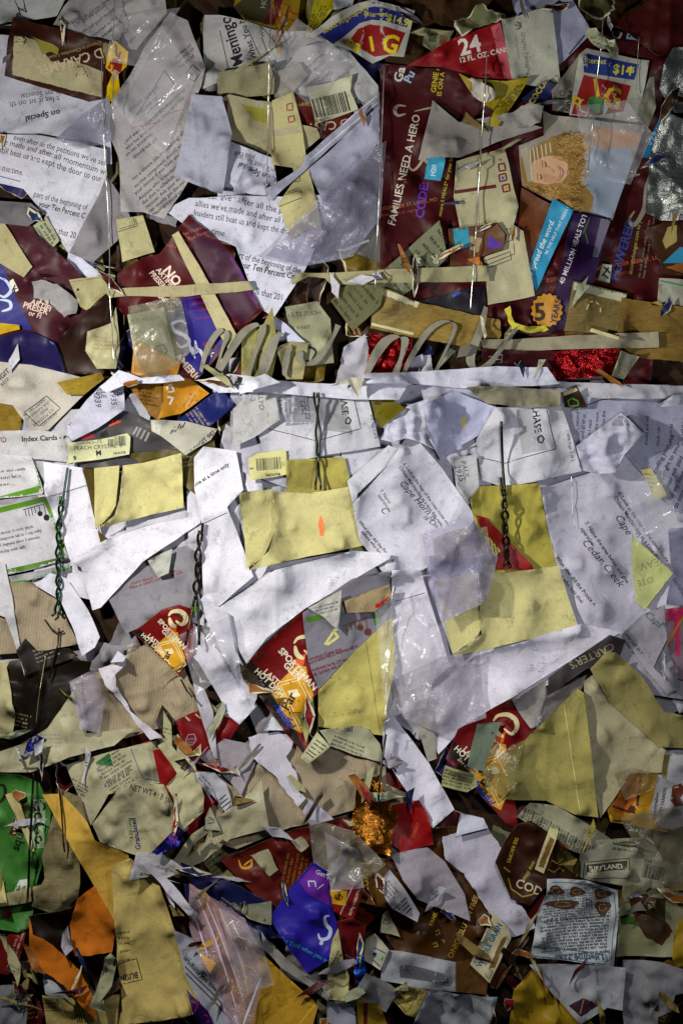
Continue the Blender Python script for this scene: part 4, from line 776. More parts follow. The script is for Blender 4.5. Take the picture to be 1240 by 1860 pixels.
s = S('carton_scrap', 'carton', 'olive bottle wrap| beneath the ledge at the centre', '668,704 692,690 700,720 734,745 690,780 680,760', '#5a520f', 'gloss', amp=2); T(s, 'free', 678, 724, 9, -10, '#1c1a08', bold=.02); T(s, 'vine', 676, 736, 9, -5, '#1c1a08', bold=.02)
s = S('plastic_film', 'plastic film', 'lavender cellophane sheet| in front of the right bank letter', '768,738 822,712 900,742 912,766 830,812 800,840 776,800', '#9fa2be', 'gloss', amp=3, lift=2, curl=(2, 6)); P(s, '834,762 846,758 844,774 836,776', '#b3a866')
s = S('letter', 'bank statement', 'pale bank letter with CHASE mark| right of the centre twisted wire', '862,800 895,742 1016,738 1034,790 1054,856 980,872 916,886 872,872', '#b3b4be', amp=2, curl=(1, 4), folds=[(930, 800, 85, 5), (915, 840, 10, 3), (950, 850, 20, 2)], lift=2)
T(s, 'CHASE', 962, 736, 17, -83, INK, bold=.03); K(s, '973,796 980,792 984,798 981,805 974,804 973,796', 3); T(s, '11898 Page 2 of 2', 1024, 782, 8, -79); K(s, ['872,832 915,842 940,834 1006,816 988,744'], 1.3); P(s, '935,746 960,744 990,818 945,826', '#96979e', 'paper', label='greyed window')
s = S('slip', 'note', 'grey handwritten slip reading PAUL| right of the first quiz sheet', '820,832 862,826 870,904 846,916 826,886', '#a0a0a6', lift=2); T(s, 'PAUL', 834, 838, 14, -75, '#33333a', shear=.2); T(s, '2935', 822, 846, 16, -70, '#33333a', shear=.2)
s = S('envelope', 'envelope', 'open olive yellow envelope back| around the centre twisted wire', '850,908 868,884 974,878 986,930 1014,1046 968,1040 880,1040', '#968d40', amp=2.4, curl=(0, 0), folds=[(950, 940, 75, 4), (930, 900, 40, 3), (962, 960, 74, 2, 3)], lift=1)
s = S('carton_scrap', 'carton', 'crimson triangle with barcode| inside the open yellow envelope', '860,935 880,940 960,1022 966,1034 900,1034', '#7a1414', 'gloss', lift=.5); P(s, '885,975 906,1000 896,1012 878,996', '#b3aa50'); K(s, ['886,980 890,1000', '892,984 896,1004', '898,990 902,1006'], 2)
s = S('quiz_sheet', 'worksheet', 'large lavender map quiz sheet| at the right', '976,888 1072,858 1130,826 1160,860 1200,910 1240,968 1240,1068 1160,1130 1100,1190 1040,1160 1012,1050', '#a9a8b8', amp=1.6, curl=(1, 5), folds=[(1100, 900, 20, 3), (1068, 1000, 88, 1.5), (1180, 1000, -55, 3)], lift=1, stiff=7)
T(s, '6. Look at the map of the coast route on page', 1118, 896, 10, -55, bold=.015); T(s, 'Chilean Merchandise at a time this cape', 1110, 904, 10, -55, bold=.015); T(s, '7. Name the area below and give', 1058, 950, 10, -55, bold=.015); T(s, 'operation.', 1050, 960, 10, -55, bold=.015); T(s, 'What year did the Prince A', 1004, 1012, 10, -52, bold=.015); T(s, 'sailors who lost thei', 1000, 1030, 10, -52, bold=.015)
T(s, 'Cape', 1112, 938, 20, -55, '#2a2a36', shear=.35); T(s, 'Cedar Creek', 1052, 984, 20, -50, '#2a2a36', shear=.35); T(s, 'TI', 1148, 968, 14, -50, '#2a2a36')
s = S('letter', 'letter', 'bluish letter with dense dark print| under the ledge at the right edge', '1034,746 1090,728 1240,712 1240,926 1216,930 1180,870 1130,820 1062,850 1050,800', '#8d90a6', amp=1.8, curl=(1, 4), folds=[(1150, 790, 15, 5), (1120, 770, 80, 3)])
for q, t_ in enumerate(('to the second', 'and all of us', 'as I next', 'in the most', 'to it to the')): T(s, t_, 1045 + q * 12, 800 - q * 3, 9, 86, bold=.01)
for q, t_ in enumerate(('a coding your vot', 'copyright to your', 'honor not paid', 'for my house make', 'to contribute! If', 'great week!')): T(s, t_, 1184 + q * 10, 868 + q * 14, 12, 63, bold=.015)
for q, t_ in enumerate(('should and sell', 'kinds can', 'and join us', 'turn sell it a')): T(s, t_, 1172 + q * 22, 810, 9, 88, bold=.01)
s = S('crumpled_paper', 'paper', 'twisted white tissue curl| right of the pale bank letter', '1040,812 1068,790 1120,752 1160,790 1128,826 1108,860 1078,862 1052,856', '#acacbe', amp=7, curl=(3, 7), lift=2, folds=[(1080, 810, 40, 7)])
P(s, '1104,775 1112,758 1134,756 1132,776', '#77798c', jag=1)
s = S('paper_sheet', 'paper', 'white page with a level fold| right of the pointed yellow envelope', '710,1034 762,1034 786,1110 816,1208 790,1230 726,1262 708,1220', '#c2c0d0', amp=.9, curl=(1, 4), folds=[(750, 1085, 15, 2.5, 3)], lift=1.5)
K(s, '716,1092 770,1076', 1.4, '#33333a')
s = S('crumpled_paper', 'paper', 'lavender crumpled paper with handwriting| below the first quiz sheet', '768,1010 800,1006 850,960 862,1000 880,1040 866,1100 830,1060 790,1070', '#9c9cb4', amp=5, curl=(2, 5), lift=1); T(s, 'coupons', 768, 1026, 14, -45, '#23232c', shear=.3)
s = S('tape_piece', 'sticky tape', 'shiny yellowish tape piece| on the lavender crumpled paper', '784,984 820,962 880,956 886,1008 786,1016', '#b3ae7c', 'film', amp=2, lift=2)
envelope('largest yellow envelope| below the centre twisted wire', '862,1036 912,1040 1010,1026 1026,1080 1048,1146 950,1160 872,1180 820,1188 872,1150 866,1080', '788,1052 860,1040 872,1140 860,1160 820,1186', None)
s = S('paper_sheet', 'paper', 'very large white sheet| below the largest yellow envelope', '759,1271 830,1215 860,1190 1050,1130 1122,1146 922,1266 840,1318 795,1368 780,1340', '#c3c1d0', amp=.9, curl=(1, 4), folds=[(862, 1260, 90, 3, 3), (840, 1310, -30, 2)], lift=.5)
LN(s, 960, 1202, 34, 4, 5, -6, 4, '#77777c', dens=.5)
# the edge: papers curling over the gap between the two bales
for lb, pl, cl in (('white paper roll| along the left part of the ledge', '362,694 420,682 500,694 600,700 720,690 738,704 722,730 640,728 560,722 480,716 400,716', '#b3b4c4'),
                   ('crisp white fold sticking up| left on the ledge', '438,722 452,696 484,684 512,700 470,712', '#b9bccb'),
                   ('white paper tip| at the left end of the ledge', '186,706 222,676 262,690 330,684 340,694 300,700 240,700 200,716', '#b3b5c6'),
                   ('long white roll of paper| along the right centre of the ledge', '656,684 760,678 900,668 988,670 1010,700 930,704 840,708 740,700 664,702', '#b0b2c4'),
                   ('flat pale paper edge| on the ledge at the right', '1000,696 1080,698 1240,706 1240,722 1160,728 1080,726 1040,718', '#a4a4ae'),
                   ('grey folded board edge| hanging below the ledge at the right centre', '842,708 900,704 1012,712 1012,742 960,742 880,736', '#7d7866'),
                   ('small white sliver| lying across the ledge at the right edge', '1180,742 1210,722 1240,716 1240,726 1220,740', '#a9abb8'),
                   ('torn white corner flap| in the middle of the ledge', '600,706 636,690 660,692 650,726 632,700', '#a4a294')):
    s = S('paper_edge', 'paper', lb, pl, cl, 'paper', amp=3, curl=(2, 6), lift=9, folds=[(pts(pl)[2][0], pts(pl)[2][1] + 10, 5, 4), (pts(pl)[3][0], pts(pl)[3][1] + 8, -12, 3)], stiff=8)
s = S('bottle_cap_card', 'carton', 'small dark card with green ring| below the ledge at the right', '1014,716 1042,704 1062,742 1020,742', '#2c1a0c', 'gloss', lift=8); K(s, '1026,730 1034,726 1044,730 1046,738 1030,740 1026,730', 2, '#3f8a3c'); P(s, '1016,716 1040,706 1044,712 1018,722', '#b3aa7c', 'gloss')
# ------------------------------------------------------------------ lower bale, below the yellow envelopes
s = S('lined_paper', 'paper bag', 'brown ribbed paper| at the left edge below the recipe cards', '0,1062 60,1056 100,1080 136,1150 146,1168 90,1180 0,1196', '#8b7f6c', 'lined', amp=1.5, curl=(1, 4))
s = S('carton_scrap', 'carton', 'black sheet painting the void shade| low in the left gap', '20,1200 80,1190 170,1200 120,1360 0,1400', '#120c06', 'gloss', amp=2)  # black sheet stands in for the shade of an open void
s = S('paper_sheet', 'paper', 'cream crumpled bag end| at the left edge', '0,1202 16,1200 38,1290 30,1330 0,1350', '#96916f', amp=4, curl=(2, 5), lift=1)
s = S('lined_paper', 'paper bag', 'wide brown ribbed sheet| in the left middle', '130,1240 180,1218 300,1150 330,1196 346,1240 400,1292 330,1310 230,1340 172,1342 160,1290', '#8f826c', 'lined', amp=1.5, curl=(1, 4), folds=[(240, 1260, 10, 3)])
s = S('lined_paper', 'paper bag', 'largest brown ribbed sheet with dark hollow| in the lower centre', '380,1400 470,1330 560,1348 640,1362 700,1372 700,1420 740,1440 790,1480 640,1470 530,1500 430,1540 370,1500', '#8c806c', 'lined', amp=2, curl=(1, 5), folds=[(640, 1420, 60, 4), (500, 1400, 80, 3)])
s = S('newsprint_scrap', 'leaflet', 'printed pale sugar bag side with fine paragraphs| in the lower left', '122,1388 215,1360 300,1340 330,1330 352,1400 300,1420 200,1440 165,1500', '#99967c', amp=2)
LN(s, 128, 1412, 40, 4, 6, -28, 6, ragged=.1); LN(s, 178, 1388, 60, 7, 7, 32, 6.5, ragged=.3); LN(s, 196, 1422, 56, 4, 7, 32, 6.5); K(s, ['236,1350 250,1385 262,1412', '262,1412 300,1420'], 1.4, '#3c4a78')
P(s, '175,1384 200,1366 208,1390 180,1388', '#1e5a24'); T(s, '2', 180, 1400, 8, 32, '#1c3a7a', bold=.04); T(s, '3', 186, 1412, 8, 32, '#1c3a7a', bold=.04); T(s, '4', 194, 1428, 8, 32, '#1c3a7a', bold=.04)
s = S('carton_scrap', 'carton', 'crimson carton side| behind the sugar bag', '280,1360 330,1350 400,1440 350,1520 300,1460', '#7a1012', 'gloss', amp=1.5)
s = S('sugar_bag', 'paper bag', 'crumpled white sugar bag reading NET WT 4LB| in the lower left', '172,1492 224,1424 236,1418 300,1420 330,1480 345,1500 318,1520 280,1560 230,1544 185,1526', '#969276', amp=4, curl=(1, 5), folds=[(250, 1460, -50, 5), (240, 1450, -60, 5), (285, 1480, 40, 4)], lift=2)
T(s, 'NET WT 4 LB (1.81kg)', 238, 1430, 15, -16, bold=.015, xs=.72); T(s, 'Granulated', 258, 1540, 13, 100, '#1c2250', bold=.035); T(s, '& BROWN', 244, 1520, 8, 95, '#33442a', bold=.02); K(s, '232,1486 240,1530', 1, '#6d6850')
s = S('paper_bag', 'paper bag', 'cream bag block standing| right of the sugar bag lettering', '290,1350 326,1330 352,1370 374,1440 372,1470 330,1505 318,1440 306,1422 325,1400', '#a09c7c', amp=4, curl=(1, 5), folds=[(350, 1450, -20, 5), (335, 1400, 10, 3)], lift=3)
P(s, '326,1344 340,1340 322,1300', '#8c1616')
s = S('carton_scrap', 'carton', 'crimson panel with round seal| in the left middle below the wire', '318,1308 362,1288 440,1308 380,1400 350,1372', '#6c1014', 'gloss', amp=.8, lift=.5); K(s, '340,1340 344,1332 354,1332 358,1342 352,1350 342,1349 340,1340', 1.5, '#8a8494'); T(s, 'NON', 342, 1342, 6, 0, '#8a8494'); T(s, 'GMO', 342, 1348, 6, 0, '#8a8494'); K(s, ['338,1300 346,1308', '356,1296 366,1304'], 3, '#a39a78')
s = S('paper_sheet', 'paper', 'grey lavender page corner| right of the crimson seal panel', '366,1372 408,1340 455,1350 470,1370 440,1440 420,1420', '#88828c', amp=1)
s = S('milk_carton', 'carton', 'small white carton end with black bars| right of the sugar bag', '358,1396 392,1400 412,1420 424,1460 414,1475 388,1440 366,1420', '#a9a9b3', 'gloss', amp=1.5, lift=1); K(s, ['394,1454 412,1440', '398,1460 416,1446', '402,1466 420,1452', '408,1471 422,1460'], 2); LN(s, 368, 1404, 30, 4, 6, -50, 5)
s = S('plastic_bag', 'plastic film', 'milky tan plastic bag spread| across the left below the dark gap', '0,1392 40,1350 90,1320 150,1234 160,1330 250,1320 210,1352 130,1372 60,1400 14,1400', '#98947a', 'gloss', amp=4, curl=(1, 5), lift=2, stiff=6)
s = S('plastic_bag', 'plastic film', 'long cream plastic bag| left of the larger torn white paper', '316,1560 350,1510 440,1450 476,1412 490,1500 420,1520 372,1560 340,1575', '#98947a', 'gloss', amp=4, curl=(1, 5), lift=2, stiff=6)
s = S('foil_scrap', 'foil', 'blue violet foil twist| at the top of the green pouch carton', '58,1340 74,1328 92,1340 70,1358 50,1366', '#3c3ca0', 'redfoil', amp=5, lift=2); P(s, '66,1334 78,1328 76,1340 64,1344', '#b3b8d0', jag=1)
s = S('board_strip', 'wood strip', 'pale wooden lolly stick| over the small cream bag at the left', '40,1376 62,1360 66,1366 46,1382', '#9a9c9c', 'card', lift=3)
# white strips
s = S('paper_strip', 'paper', 'curved white paper strip| below the left page', '68,1062 94,1040 124,1050 162,1106 184,1156 176,1174 152,1190 140,1150 112,1090', '#bcbccc', amp=.8, curl=(1, 4), lift=3)
s = S('paper_strip', 'paper', 'long curved white paper strip| crossing the left middle', '300,1142 328,1122 352,1130 410,1190 468,1280 436,1314 418,1300 362,1200', '#c0c0d0', amp=.8, curl=(1, 4), lift=3, folds=[(400, 1240, -55, 2)])
s = S('paper_sheet', 'paper', 'bright white standing page edge| at the right of the left ribbed sheet', '362,1096 372,1080 416,1110 430,1180 470,1262 460,1280 410,1190', '#b3b3c4', amp=.7, lift=1)
s = S('paper_strip', 'paper', 'narrow grey spike of paper| pointing down in the left middle', '352,1240 372,1250 388,1290 398,1394 382,1350 360,1280', '#9c9aa6', amp=.6, lift=3, curl=(0, 0))
s = S('paper_strip', 'paper', 'narrow grey white spike| at the left edge', '0,1022 12,1020 26,1080 36,1150 50,1226 34,1180 14,1120 0,1090', '#a9a9b2', amp=.6, lift=3, curl=(0, 0))
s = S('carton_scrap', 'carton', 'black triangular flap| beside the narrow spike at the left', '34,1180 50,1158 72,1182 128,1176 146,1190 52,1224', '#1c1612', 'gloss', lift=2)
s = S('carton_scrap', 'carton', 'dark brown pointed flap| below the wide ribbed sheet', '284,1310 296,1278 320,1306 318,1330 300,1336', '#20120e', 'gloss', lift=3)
s = S('torn_paper', 'paper', 'thin torn white paper ribbon| in the left middle', '183,1212 212,1202 234,1194 232,1206 214,1222 216,1242 240,1288 256,1302 300,1336 276,1341 250,1310 206,1250 196,1240', '#b3aebc', amp=1, tear=1.5, lift=4)
s = S('torn_paper', 'paper', 'small white paper corner| above the thin torn ribbon', '206,1200 218,1180 234,1190 230,1198', '#aeb2c0', lift=3)
s = S('torn_paper', 'paper', 'wide torn lavender paper| in the lower centre', '452,1337 525,1322 533,1347 520,1372 540,1405 556,1446 542,1461 500,1406 476,1386 457,1366', '#b0acbc', amp=1, tear=2, lift=3)
s = S('torn_paper', 'paper', 'small torn lavender piece| under the wide torn paper', '550,1470 562,1448 584,1464 608,1488 566,1498', '#aaa6b8', amp=.8, tear=1.5, lift=2)
s = S('torn_paper', 'paper', 'white tab of paper| above the wide torn paper', '480,1324 494,1300 520,1308 524,1324', '#aeb2c0', lift=2)
# snack cartons
def snack(lb, dx, dy, kx, extra):
    def q(st): return [((x - 500) * kx + 500 + dx, (y - 1200) * kx + 1200 + dy) for x, y in pts(st)]
    s = S('snack_carton', 'carton', lb, q(extra), '#640c0f', 'gloss', amp=1.6, curl=(1, 4), stiff=8)
    P(s, q('440,1214 456,1196 480,1222 500,1250 540,1330 560,1372 520,1340'), '#17120e'); 
    P(s, q('490,1254 540,1206 556,1210 562,1240 575,1275 560,1300 548,1330 530,1320'), '#b58412'); P(s, q('530,1200 556,1186 552,1206 540,1212'), '#c2501c')
    K(s, [q('504,1240 546,1228 576,1290 544,1322 504,1240'), q('510,1244 542,1234 570,1288 546,1312 510,1244')], 1.8, '#c6b98a', name='printed_frame'); P(s, q('522,1254 540,1250 546,1262 530,1266'), '#c9bfa6')
    def t(txt, x, y, sz, a, c, **k): (x, y), = q('%f,%f' % (x, y)); T(s, txt, x, y, sz * kx, a, c, **k)
    t('SPORTSMAN', 505, 1182, 17, -48, '#c9c0ac', bold=.03); t('GLEN', 514, 1208, 16, -45, '#c9c0ac', bold=.03); t('LAST', 478, 1220, 15, -45, '#c9c0ac', bold=.02); t('HOT DISH', 462, 1218, 15, -45, '#c9c0ac', bold=.02); t('See contest', 468, 1236, 10, -45, '#c0b7a0', shear=.3)
    K(s, [q('534,1168 542,1158 560,1156 574,1166 576,1180 566,1190 552,1180'), q('536,1172 540,1188 552,1196'), ], 9, '#c6bd92', name='printed_emblem', taper=True); K(s, [q('562,1178 558,1166 566,1160'), q('562,1176 570,1166'), q('560,1170 552,1166')], 1.6, '#20100c', name='printed_emblem')
    t('fancful', 496, 1280, 20, -54, '#2a3590', bold=.05, shear=.3); t('Par', 524, 1290, 24, 62, '#1c1408', bold=.04)
    return s
s = snack('small snack carton in red and yellow with a pale frame| in the left middle', -215, -60, .72, '470,1190 520,1150 560,1140 590,1150 600,1260 560,1320 530,1290 440,1210')
s = snack('sport snack carton in red, black and yellow| in the centre', 0, 0, 1, '438,1218 470,1180 552,1106 600,1120 640,1150 600,1240 572,1262 558,1290 562,1380 520,1330')
s = snack('lower right snack carton in red, orange and yellow| beside the olive envelope', 360, 140, 1.0, '448,1236 470,1182 560,1128 606,1168 612,1196 572,1240 572,1300 580,1362 556,1352 508,1300')
s = S('recipe_card', 'recipe card', 'grey recipe card with crimson lines and lamps| right of the sport snack carton', '550,1112 640,1050 704,1036 706,1080 716,1118 640,1186 578,1250 560,1200', '#6e6c78', amp=.8, curl=(1, 3), lift=1)
TX(s, 'cture about 1/2-inch thick.', 558, 1200, 622, 1180, 9, '#5c0c14', bold=.02); TX(s, 'Place in salted milk (2 teaspoons salt to', 558, 1207, 650, 1174, 9, '#5c0c14', bold=.02); TX(s, 'r! moderately hot fat (375 degrees', 562, 1220, 640, 1196, 9, '#5c0c14', bold=.02); TX(s, 'milk. Sprinkle with salt.', 566, 1228, 624, 1208, 9, '#5c0c14', bold=.02)
K(s, ['622,1136 668,1120', '628,1134 630,1146', '636,1132 638,1144', '644,1129 646,1142', '652,1126 654,1136', '664,1122 666,1142'], 2, '#5f3a14'); P(s, [(654 + 6 * math.cos(a), 1139 + 6 * math.sin(a)) for a in np.arange(0, 6.2, .7)], '#4a2c12'); P(s, [(668 + 7 * math.cos(a), 1147 + 7 * math.sin(a)) for a in np.arange(0, 6.2, .7)], '#4c1c18')
P(s, '556,1120 614,1108 610,1116 560,1130', '#3f6a16', name='printed_border'); K(s, ['590,1170 606,1146 614,1156 594,1170', '604,1144 612,1142'], 5, '#b3b074'); P(s, '672,1104 684,1100 692,1130 680,1136', '#35581c')
K(s, ['545,1230 552,1270 560,1275', '548,1225 566,1280', '552,1260 540,1290'], 3, '#b0205c')
s = S('paper_scrap', 'paper', 'crumpled grey printed corner| above the grey recipe card in the centre', '560,1102 620,1070 614,1144 590,1120', '#9c9c98', amp=3, lift=2); LN(s, 570, 1104, 46, 3, 6, 14, 5)
s = S('envelope_scrap', 'envelope', 'pale fold of tan wrapping| right of the recipe card in the centre', '625,1090 672,1072 706,1060 710,1084 680,1110 630,1112', '#8c7c5e', amp=2, lift=1.5); P(s, '680,1098 706,1082 706,1096 684,1110', '#a01818')
s = S('envelope', 'envelope', 'pointed yellow green envelope| in the centre below the recipe card', '700,1128 712,1120 718,1200 700,1290 714,1336 640,1330 578,1318 578,1252 640,1186', '#a8a05c', amp=1, curl=(1, 4), lift=2, folds=[(684, 1230, 80, 1.5, 3), (620, 1310, 15, 2)])
K(s, ['664,1164 690,1330'], 1.2, '#6f6a34'); LN(s, 600, 1296, 60, 2, 6, 10, 4, '#5a5530', dens=.3)
s = S('newsprint_scrap', 'label', 'pale nutrition label with barcode| below the pointed yellow envelope', '580,1324 640,1316 664,1318 690,1350 696,1382 640,1368 600,1352', '#94947c', 'paper', lift=1); LN(s, 606, 1336, 76, 6, 7, -22, 6); BC(s, 600, 1322, 40, 14, -8)
s = S('barcode_tag', 'label', 'narrow barcode strip| under the sport snack carton', '576,1326 600,1352 560,1384 546,1372', '#a3a284', 'gloss', lift=2); K(s, ['556,1362 572,1374', '560,1358 578,1370', '565,1352 583,1364', '570,1346 588,1358', '574,1340 592,1352'], 2)
s = S('card_scrap', 'board', 'small olive card standing| between the snack carton and the yellow envelope', '568,1264 572,1300 556,1345 544,1300 552,1284', '#8d8c5a', 'card', lift=2)
s = S('paper_sheet', 'paper', 'tall bright white page| running down right of the pointed envelope', '696,1308 712,1296 779,1386 824,1468 784,1500 725,1416 694,1366', '#c2c1d2', amp=.8, curl=(1, 4), lift=3, folds=[(770, 1470, -20, 3)])
s = S('paper_sheet', 'paper', 'pale page corner| between the wide sheet and the tall white page', '750,1270 790,1262 784,1300 792,1376 776,1382 760,1330', '#908c84', amp=.8, lift=.6)
s = S('paper_sheet', 'paper', 'faint lined worksheet corner| above the lower right snack carton', '926,1268 990,1232 986,1260 974,1316 960,1320 938,1290', '#8e8a86', amp=2, lift=.5)
s = S('board_scrap', 'board', 'slate board with white serif letters| beneath the right white sheet', '992,1228 1100,1150 1130,1160 1120,1190 1060,1214 992,1264', '#3c3538', 'gloss'); T(s, "CARTER'S", 1106, 1164, 20, 206, '#8f8c6a'); K(s, '994,1262 1070,1218', 2, '#1c1818')
s = S('paper_sheet', 'paper', 'dusty lavender paper| beside the slate board', '988,1262 1062,1224 1050,1260 976,1322', '#7f7674', amp=1, lift=.5)
# right big envelopes
s = S('carton_scrap', 'carton', 'orange cocoa card with a spoon picture| at the right', '1110,1390 1150,1400 1216,1394 1210,1510 1105,1490 1100,1470', '#b0811a', 'gloss', amp=.8, lift=1)
P(s, '1118,1412 1150,1400 1160,1440 1130,1480 1112,1470', '#a4541a'); K(s, ['1161,1404 1154,1462', '1150,1468 1140,1474 1110,1462'], 4.5, '#43200e'); P(s, '1142,1460 1154,1464 1150,1476 1136,1474', '#43200e'); LN(s, 1120, 1420, 26, 4, 8, 10, 6, '#8a1c0c')
P(s, '1100,1486 1146,1490 1150,1512 1105,1510', '#3c3418')
s = S('cocoa_card', 'card', 'white marshmallow card with brown splash| at the right edge', '1205,1342 1240,1360 1240,1400 1240,1470 1218,1505 1196,1500 1176,1474', '#94959a', 'card', amp=.6, lift=3, stiff=8)
T(s, '+', 1202, 1366, 20, -5, '#4a4a4e', bold=.02); P(s, '1202,1368 1212,1368 1206,1412 1198,1410', '#75602c'); T(s, 'marshmallow', 1186, 1480, 8, 82, '#2a2a2e', bold=.02); T(s, 'HAPPY FARMERS', 1196, 1486, 8, 80, '#2a2a2e', bold=.02)
P(s, '1218,1424 1232,1420 1240,1430 1232,1444 1236,1460 1222,1462 1212,1450', '#4a2013', jag=1); K(s, '1220,1428 1228,1426', 3, '#a87c5c')
s = S('envelope', 'envelope', 'broad tan envelope| behind the two green envelopes at the right', '1056,1236 1084,1216 1150,1300 1206,1344 1196,1400 1140,1402 1110,1450 1086,1482 1070,1400', '#928c70', 'kraft', amp=1, curl=(1, 4), lift=1.5, stiff=8)
s.kind = 'paper'
s = S('envelope', 'envelope', 'dusty green envelope slanting| at the right edge', '1094,1180 1112,1182 1160,1226 1200,1290 1240,1312 1240,1362 1190,1352 1100,1270 1066,1212', '#7f784a', amp=1.6, curl=(1, 5), lift=3, stiff=8, folds=[(1150, 1280, -45, 2)])
s = S('envelope', 'envelope', 'tall olive green envelope| right of the lower snack carton', '1045,1248 1056,1256 1066,1340 1082,1480 1040,1476 990,1452 918,1448 916,1384 960,1330', '#8c854c', amp=1.4, curl=(1, 5), lift=4, stiff=8, folds=[(1030, 1380, 82, 1.5, 3), (990, 1350, 88, 3)])
K(s, '1020,1276 1050,1474', 1.3, '#b5ac6c')
s = S('paper_scrap', 'worksheet', 'folded lavender worksheet corner| left of the pink highlighted card', '1122,1150 1160,1116 1200,1096 1206,1160 1180,1210 1220,1250 1204,1258 1164,1210', '#8c8894', amp=2.5, lift=2); T(s, 'was ball in r', 1128, 1150, 10, -50, bold=.01); T(s, 'Caps', 1164, 1116, 18, -40, '#2a4a3c', shear=.3); TX(s, 'the old Sp', 1196, 1130, 1216, 1158, 8)
s = S('highlight_card', 'card', 'card streaked with pink highlighter| at the right edge', '1198,1104 1240,1090 1240,1250 1224,1230 1206,1170', '#7d6a74', 'gloss', lift=2); P(s, '1198,1106 1240,1096 1240,1120 1206,1126', '#c22a58'); P(s, '1216,1110 1228,1110 1230,1190 1222,1190', '#b83058'); K(s, '1206,1168 1240,1110', 4, '#b5721c'); T(s, 'PERISHABLE', 1208, 1030, 16, -50, '#2c2c34')
s = S('sticker', 'sticker', 'pale green sticker with faint mirrored letters| on the large quiz sheet', '1144,968 1152,980 1216,1040 1166,1106 1150,1094 1142,1020', '#a4aa72', lift=3, kind='paper'); T(s, 'BEAV', 1200, 1010, 20, 196, '#77795a'); T(s, 'OTE', 1180, 1046, 16, 196, '#77795a')
s = S('label_strip', 'label', 'narrow yellow stuck label with fine print| on the large quiz sheet', '1158,854 1176,850 1206,900 1186,910', '#b0aa74', lift=2.5); LN(s, 1164, 862, 22, 6, 7, -10, 4, '#55553a')
s = S('worksheet', 'worksheet', 'slate blue worksheet scrap| at the right edge below the quiz sheet', '1206,960 1240,950 1240,1100 1200,1096 1214,1040', '#707088', lift=1.5); TX(s, 'perishable', 1212, 1050, 1236, 1090, 13, '#20202c')
# ---------------- bottom zone
s = S('carton_scrap', 'carton', 'dark red granola carton| low in the bottom centre', '400,1560 540,1500 620,1480 700,1500 760,1600 640,1700 480,1640', '#4c120c', 'gloss', amp=1.5); K(s, ['444,1570 456,1560 458,1570 444,1576', '500,1470 520,1500'], 3, '#a8821c'); LN(s, 515, 1600, 60, 6, 9, 78, 7, '#77541c'); K(s, '434,1560 440,1574 456,1572 458,1558', 5, '#a8761c', taper=True); T(s, '$ JO', 596, 1512, 16, 250, '#a8922c')
s = S('carton_scrap', 'carton', 'navy blue carton| at the bottom left of centre', '330,1560 420,1600 500,1640 540,1700 470,1700 340,1640', '#10143e', 'gloss', amp=2)
s = S('carton_scrap', 'carton', 'brown cocoa carton with golden print| bottom centre right', '690,1540 760,1500 860,1500 900,1600 960,1700 900,1790 760,1780 700,1700', '#3c2208', 'gloss', amp=1.5)
LN(s, 760, 1660, 60, 9, 7, 70, 6, '#1c1006'); T(s, 'GLUTEN FREE', 838, 1700, 13, 68, '#a89042', bold=.02); T(s, 'FAMILY', 784, 1680, 10, 68, '#b0961c', bold=.02); T(s, 'ONIO', 820, 1740, 15, 65, '#8a6a1c'); K(s, ['790,1690 796,1686 798,1694 790,1696', '786,1712 792,1708 794,1716 787,1717', '800,1706 804,1704 806,1710'], 1.6, '#a08a3a')
P(s, '882,1640 893,1646 886,1660', '#a8943a')
s = S('carton_scrap', 'carton', 'crimson biscuit carton| above the bottom centre', '706,1460 760,1450 778,1480 786,1530 730,1546 700,1520', '#7c0c10', 'gloss', amp=1, lift=1); T(s, 'STREET', 752, 1520, 9, 70, '#a04c2c')
s = S('foil_wrapper', 'foil wrapper', 'crinkled amber gold foil| in the lower centre', '634,1500 644,1460 650,1412 690,1400 700,1440 722,1470 712,1500 706,1548 660,1542 630,1526', '#7a4a0e', 'redfoil', amp=7, curl=(3, 8), lift=1, tear=2); 
LN(s, 640, 1500, 60, 4, 8, 10, 8, '#c98a22', dens=.6)
s = S('paper_sheet', 'paper', 'grey page with bent edge| right of the amber foil', '708,1545 775,1534 806,1560 842,1620 852,1668 790,1642 756,1626 730,1590', '#908a95', amp=1.5, lift=3)
s = S('label_card', 'label', 'brown gluten label with cream capitals| below the amber foil', '620,1546 700,1552 712,1600 700,1640 640,1630 616,1590', '#5a3a14', 'gloss', lift=1.5); T(s, 'FLAVOR', 655, 1552, 17, -88, '#c0a64a', bold=.02); T(s, 'gluten', 667, 1554, 13, -88, '#b39a44', shear=.3); P(s, '630,1552 646,1553 642,1585 636,1576', '#b5a61c'); P(s, '640,1552 646,1553 646,1564', '#2a6aa0')
s = S('torn_paper', 'paper', 'large torn lavender page| running down to the bottom right', '802,1515 880,1496 911,1540 900,1562 930,1620 971,1682 925,1697 888,1655 840,1582 807,1555', '#aeabbc', amp=1, tear=1.5, lift=3)
s = S('torn_paper', 'paper', 'white triangle paper| above the large torn lavender page', '826,1514 835,1474 876,1483 884,1500', '#b0b3c4', lift=4, amp=.6)
s = S('newsprint_scrap', 'newsprint', 'cream sheet packed with upside down black print| in the lower right', '936,1480 960,1456 1010,1460 1090,1510 1140,1545 1080,1560 1010,1530', '#8f8d76', amp=1.6, curl=(1, 4), lift=2)
for q in range(11): LN(s, 952 + q * 15, 1462 + q * 9, 34, 4, 5.2, -112, 6, '#20201a', ragged=.4)
K(s, '936,1484 1008,1524 1075,1562', 3, '#b0641c')
